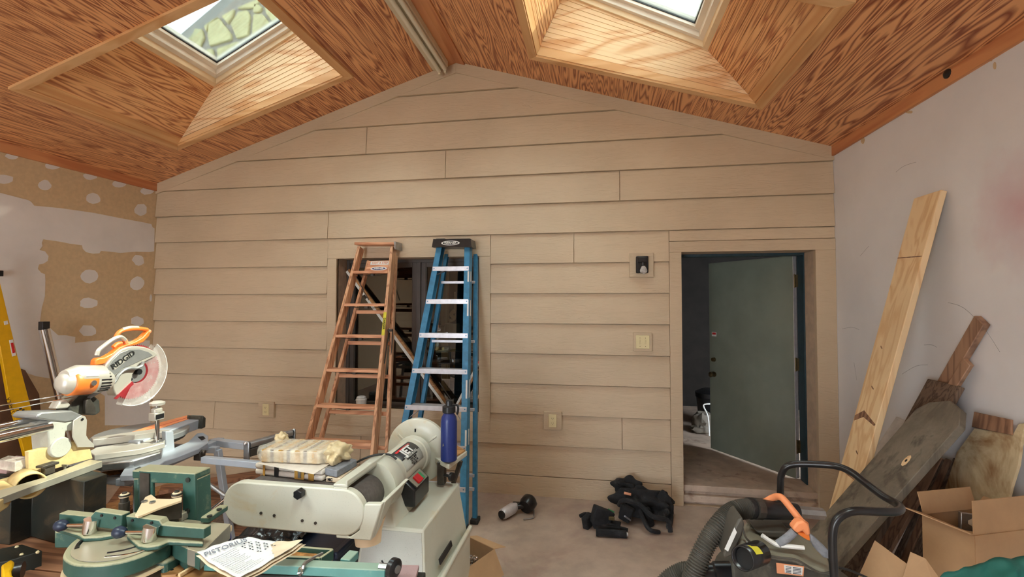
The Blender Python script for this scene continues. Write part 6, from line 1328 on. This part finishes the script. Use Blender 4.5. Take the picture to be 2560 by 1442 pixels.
obj('side_shroud', B().prism([PY(*p, yv - .01) for p in ((1846, 1300), (1856, 1292), (1862, 1312), (1856, 1340), (1832, 1388), (1812, 1398), (1808, 1385), (1830, 1330))], (0, .10, 0)), M['hose'], head, bev=.006)
lb = obj('side_label', B().prism([PY(*p, yv - .0115) for p in ((1836, 1318), (1842, 1330), (1820, 1378), (1811, 1372))], (0, -.001, 0)), M['lbl'], head)
for p4 in (((1866, 1352), (1878, 1360), (1876, 1372), (1866, 1362)), ((1880, 1364), (1900, 1378), (1896, 1386), (1880, 1374))): obj('small_label', B().prism([PY(*p, yv - .003) for p in p4], (0, -.002, 0)), M['lbl'], head)
# blower port
pp0 = PY(1890, 1392, yv - .04); pp1 = PY(1856, 1396, yv - .085)
bp = obj('blower_port', B().lathe([(0, .034), (1, .034)], pp0 + V((.02, .03, 0)), pp1, 24, cap=False), M['black'], t, smooth=1, solid=.004)
dpp = (pp1 - pp0).normalized(); u1 = V((0, 0, 1)) - dpp * dpp.z; u1.normalize(); w1 = dpp.cross(u1)
if w1.y > 0: w1 = -w1
obj('yellow_tag', B().grid(lambda a_, c_: pp0.lerp(pp1, .2 + .5 * a_) + (u1 * math.cos(-.2 + 1.1 * c_) + w1 * math.sin(-.2 + 1.1 * c_)) * .0372, 2, 8), M['lbly'], bp, solid=.0006)
obj('port_bore', B().cyl(pp1 - dpp * .02, pp1 - dpp * .016, .031, n=20), M['inkb'], bp)
wl_ = obj('warning_label', B().prism([PY(*p, yv - .002) for p in ((1940, 1406), (2010, 1415), (2008, 1440), (1942, 1432))], (0, -.0015, 0)), M['lblo'], head)
obj('label_body', B().prism([PY(*p, yv - .004) for p in ((1960, 1412), (2007, 1418), (2005, 1437), (1962, 1431))], (0, -.001, 0)), M['lbl'], wl_)
b = B()
for k in range(5):
    for x0, x1 in ((1964, 1978), (1982, 2003)):
        yy = 1415 + k * 3.6; a = PY(x0, yy + (x0 - 1960) * .11, yv - .0052); c = PY(x1, yy + (x1 - 1960) * .11, yv - .0052); b.prism([a, c, c - V((0, 0, .002)), a - V((0, 0, .002))], (0, -.0004, 0))
obj('label_print', b, M['ink'], wl_, kind='stuff')
# orange latch handle and its pale arms
yh = 1.74
obj('orange_handle', B().tube([PY(*p, y) for p, y in (((1912, 1256), yh + .10), ((1928, 1246), yh + .09), ((1944, 1241), yh + .07), ((1958, 1247), yh + .04), ((1985, 1280), yh + .0), ((2003, 1303), yh - .03), ((2014, 1312), yh - .05))], .0115, 10, 4), M['orangel'], t, smooth=1)
obj('orange_grip', B().prism([PY(*p, yh - .07) for p in ((1981, 1322), (1994, 1306), (2010, 1302), (2024, 1313), (2028, 1336), (2019, 1342), (2008, 1328), (1994, 1334))], (0, .035, 0)), M['orangel'], t, bev=.006)
obj('orange_tab', B().prism([PY(*p, yh - .06) for p in ((1998, 1330), (2026, 1336), (2027, 1352), (2018, 1350), (1996, 1336))], (0, .03, 0)), M['orange'], t, bev=.003)
obj('latch_arm', B().tube([PY(*p, yh - .05) for p in ((1986, 1328), (1968, 1344), (1945, 1360))], .013, 10, 3), M['stone'], t, smooth=1)
obj('head_trim', B().tube([PY(*p, yh - .055) for p in ((1905, 1338), (1925, 1352), (1945, 1362), (1980, 1366), (2010, 1369))], .007, 8, 4), M['lbl'], t, smooth=1)
obj('latch_cover', B().prism([PY(*p, yh - .07) for p in ((2026, 1335), (2045, 1350), (2068, 1372), (2078, 1385), (2074, 1398), (2060, 1395), (2042, 1376), (2028, 1352))], (0, .03, 0)), M['stone'], t, bev=.004)
# tube push handle
hp_ = [((1951, 1262), 2.02), ((1951, 1215), 2.02), ((1953, 1188), 2.02), ((1965, 1167), 2.01), ((1990, 1160), 2.0), ((2030, 1160), 1.98), ((2085, 1164), 1.95), ((2125, 1178), 1.91), ((2165, 1208), 1.86), ((2205, 1238), 1.80), ((2240, 1258), 1.75), ((2252, 1270), 1.70), ((2240, 1279), 1.66), ((2195, 1279), 1.64), ((2140, 1277), 1.63), ((2108, 1286), 1.63), ((2088, 1306), 1.63), ((2082, 1335), 1.63), ((2082, 1380), 1.63), ((2086, 1440), 1.63), ((2096, 1520), 1.63)]
obj('push_handle', B().tube([PY(*p, y) for p, y in hp_], .0125, 12, 4), M['black'], t, smooth='all')
# hoses
def hose(name, pts, r, nrib, mat=M['hose'], n=14):
    P = [PY(*p, y) for p, y in pts]; L_s = sum((P[i + 1] - P[i]).length for i in range(len(P) - 1))
    sm = 64; return obj(name, B().tube(P, r, n, sm, rf=lambda u: r * (1 + .09 * math.sin(2 * math.pi * nrib * u))), mat, t, smooth='all')
hose('hose', [((1745, 1431), 1.78), ((1705, 1431), 1.80), ((1662, 1462), 1.80), ((1642, 1530), 1.78), ((1660, 1600), 1.74), ((1700, 1570), 1.70), ((1722, 1480), 1.70), ((1738, 1425), 1.70), ((1768, 1355), 1.72), ((1808, 1300), 1.76), ((1838, 1277), 1.78), ((1875, 1270), 1.80)], .031, 120)
obj('hose_cuff', B().lathe([(0, .034), (.06, .036), (.12, .033), (.2, .033), (.24, .035), (.3, .033), (1, .027)], PY(1868, 1270, 1.80), PY(1992, 1279, 1.84), 24), M['black'], t, smooth=1)
obj('cuff_collar', B().lathe([(0, .036), (1, .036)], PY(1884, 1271, 1.80), PY(1900, 1272, 1.81), 12), M['dsteel'], t)
obj('wand', B().lathe([(0, .021), (1, .021)], PY(1960, 1276, 1.84), PY(2054, 1284, 1.90), 8), M['steel'], t)
obj('hose_cuff', B().lathe([(0, .031), (.5, .031), (.55, .037), (1, .037)], PY(1738, 1432, 1.78), PY(1828, 1432, 1.78), 24), M['black'], t, smooth=1)
p0, p1 = PY(2095, 1418, 1.75), PY(2150, 1450, 1.75); obj('power_cord', B().tube([p0, PY(2120, 1424, 1.76), PY(2160, 1440, 1.78), PY(2200, 1460, 1.8)], .004, 6, 4), M['rubber'], t)
# ================================================================== ON THE FLOOR
fl = lambda x, y: PZ(x, y, 0)
t = thing('coil_nailer', 'silver and black coil nail gun lying on the floor by the wall', 'tool', tuple(fl(1295, 1298)))
q = PZ(1262, 1283, .05); q1 = PZ(1280, 1268, .05)
obj('nailer_head', B().lathe([(0, .030), (.1, .042), (.75, .044), (1, .028)], q + V((-.02, -.03, 0)), q1 + V((.03, .03, 0)), 22), M['alu'], t, smooth=1)
obj('head_cap', B().cyl(q + V((-.024, -.036, 0)), q + V((-.014, -.021, 0)), .032, n=20), M['black'], t, smooth=1)
obj('nailer_handle', B().tube([q1 + V((.0, .0, 0)), PZ(1300, 1266, .055), PZ(1318, 1262, .055), PZ(1328, 1260, .05)], .020, 12, 3), M['black'], t, smooth=1)
obj('air_fitting', B().lathe([(0, .022), (.4, .024), (.6, .016), (1, .010)], PZ(1318, 1262, .055), PZ(1342, 1258, .055), 16), M['steel'], t, smooth=1)
c = PZ(1312, 1268, .055) + V((.02, .05, 0)); obj('magazine', B().lathe([(0, .055), (.3, .066), (.8, .066), (1, .05)], c + V((-.02, -.05, 0)), c + V((.02, .04, .03)), 24), M['black'], t, smooth=1)
obj('nose', B().beam(q1 + V((.0, .03, .01)), c, .04, .04), M['black'], t, bev=.006)
t = thing('hex_key', 'large bent steel hex key lying beside the nail gun', 'wrench', tuple(fl(1325, 1300)))
obj('key_bar', B().tube([PZ(1309, 1298, .008), PZ(1330, 1295, .008), PZ(1335, 1289, .012), PZ(1334, 1270, .035), PZ(1331, 1256, .06)], .0055, 6, 3), M['steel'], t, smooth=1)
t = thing('tool_vest', 'crumpled black tool belt and vest heaped on the floor beside the door', 'tool belt', tuple(fl(1600, 1320)))
cl = M['cloth']
def pouch(px, py, w_, h_, d_, rz, tilt, z0=.0, mat=cl, nm='pouch', tiltx=0):
    p = PZ(px, py, z0); F_ = Matrix.Translation(p) @ Matrix.Rotation(R(rz), 4, 'Z') @ Matrix.Rotation(R(tilt), 4, 'Y') @ Matrix.Rotation(R(tiltx), 4, 'X')
    b = B(F_); bo = [(-w_ / 2 * .8, -d_ / 2, 0), (w_ / 2 * .8, -d_ / 2, 0), (w_ / 2 * .8, d_ / 2, 0), (-w_ / 2 * .8, d_ / 2, 0)]; to = [(-w_ / 2, -d_ / 2, h_), (w_ / 2, -d_ / 2, h_), (w_ / 2, d_ / 2, h_), (-w_ / 2, d_ / 2, h_)]
    return obj(nm, b.hexa(bo, to), mat, t, bev=.012, seg=3)
obj('vest_body', lump(fl(1606, 1290) + V((0, -.02, .11)), .21, .13, .11, 12, 60, .42, 1.7), cl, t, smooth='all')
obj('vest_fold', lump(fl(1568, 1268) + V((0, -.03, .18)), .11, .08, .07, 5, 50, .40, 1.6), cl, t, smooth='all')
obj('vest_fold', lump(fl(1650, 1300) + V((0, .0, .10)), .08, .10, .10, 8, 50, .45, 1.7), cl, t, smooth='all')
pouch(1495, 1312, .17, .13, .07, 20, 24, .03); pouch(1515, 1320, .22, .05, .12, -8, 4, .0); pouch(1628, 1315, .07, .15, .04, 30, -20, .0); pouch(1470, 1318, .10, .10, .05, 60, -10, .0); pouch(1560, 1300, .11, .12, .05, -25, 16, .03)
def strap(pts, w_=.022, mat=cl, nm='strap'): return obj(nm, B().tube([PZ(x, y, z) for x, y, z in pts], w_, 8, 5), mat, t, smooth=1)
strap([(1560, 1235, .12), (1585, 1228, .20), (1630, 1238, .19), (1662, 1250, .14), (1676, 1285, .06), (1672, 1318, .02)]); strap([(1548, 1262, .12), (1560, 1250, .20), (1600, 1262, .18), (1630, 1290, .14), (1668, 1300, .10), (1676, 1330, .02)], .018)
strap([(1600, 1275, .13), (1620, 1320, .05), (1648, 1330, .01)], .016); strap([(1450, 1290, .05), (1470, 1285, .06), (1520, 1310, .04), (1570, 1325, .02)], .014)
obj('belt_tube', B().cyl(PZ(1490, 1330, .03), PZ(1566, 1335, .03), .026, n=16), cl, t, smooth=1); obj('tape_end', B().cyl(PZ(1560, 1335, .03), PZ(1570, 1336, .03), .018, n=14), M['steel'], t, smooth=1)
p = PZ(1529, 1296, .10); obj('brass_clip', B().box(tuple(p - V((.022, .008, .012))), tuple(p + V((.022, .008, .014)))), M['brass'], t, bev=.003); obj('badge', B().beam(PZ(1560, 1232, .205) , PZ(1578, 1236, .20), .02, .012, (0, -1, .4)), M['lblo'], t, bev=.003)
obj('green_clip', B().beam(PZ(1520, 1272, .13), PZ(1536, 1280, .12), .008, .006), M['grn'], t)
obj('pencil', B().cyl(PZ(1562, 1290, .17), PZ(1576, 1300, .10), .006, n=8), M['stone'], t)
# small open carton by the sander
zt_ = .25; K = [PZ(*p, zt_) for p in ((1168, 1340), (1236, 1372), (1162, 1424), (1098, 1385))]
K[3] = K[0] + K[2] - K[1]
t = thing('small_carton', 'small open cardboard carton on the floor right of the sander', 'box', tuple(sum(K, V()) / 4 - V((0, 0, zt_))))
dn_ = V((0, 0, -zt_ + .002))
for i in range(4): obj('carton_panel', B().face([K[i], K[(i + 1) % 4], K[(i + 1) % 4] + dn_, K[i] + dn_]), M['cardb'], t, solid=.004)
obj('carton_floor', B().face([p + dn_ for p in K]), M['cardd'], t, solid=.003)
f_ = PZ(1264, 1367, zt_); obj('carton_flap', B().face([K[0], K[1], f_, K[0].lerp(f_, .15) + V((.02, .03, .0))]), M['cardb'], t, solid=.003)
e = (K[1] - K[2]).normalized(); o_n = V((-e.y, e.x, 0)); o_n = o_n if o_n.x > 0 else -o_n
obj('carton_flap', B().face([K[1], K[2], K[2] + o_n * .06 - V((0, 0, .13)), K[1] + o_n * .07 - V((0, 0, .13))]), M['cardb'], t, solid=.003)
q = sum(K, V()) / 4
t = thing('white_card', 'white card standing inside the small carton', 'card', tuple(q - V((.05, .05, .2)))); obj('card_sheet', B().face([q + V((-.13, -.02, -.03)), q + V((-.02, .0, -.01)), q + V((-.03, -.05, -.16)), q + V((-.13, -.08, -.18))]), M['lbl'], t, solid=.003)
t = thing('chain_coil', 'coiled silver chain inside the small carton', 'chain', tuple(q + V((.03, .02, -.2))))
pts_ = []
for k in range(60): a = k * .42; r_ = .055 - k * .0006; pts_.append(q + V((.03 + r_ * math.cos(a), .02 + r_ * math.sin(a) * .8, -.10 + k * .0012)))
obj('chain_links', B().tube(pts_, .006, 6, 2, rf=lambda u: .0045 + .003 * (math.sin(u * 380) > 0)), M['chrome'], t, kind='stuff'); obj('carton_filler', B().box(tuple(q + V((-.03, -.04, -.24))), tuple(q + V((.08, .07, -.11)))), M['black'], t, bev=.01)

# ------------------------------------------------------------------ repeats carry one group name
GROUPS = {'electrical_outlet': 'ivory outlets low on the siding', 'spirit_level': 'spirit levels leaning in the window', 'leaning_board': 'narrow boards leaning under the grey plank',
          'floor_plank': 'planks piled on the floor behind the saw', 'redwood_stick': 'brown sticks leaning on the right wall', 'wooden_box': 'pale boxes on the bench behind the window', 'flattened_carton': 'folded cardboard pieces by the tarp'}
for o in S.objects:
    k = o.name.split('.')[0]
    if o.parent is None and k in GROUPS and 'category' in o: o['group'] = GROUPS[k]
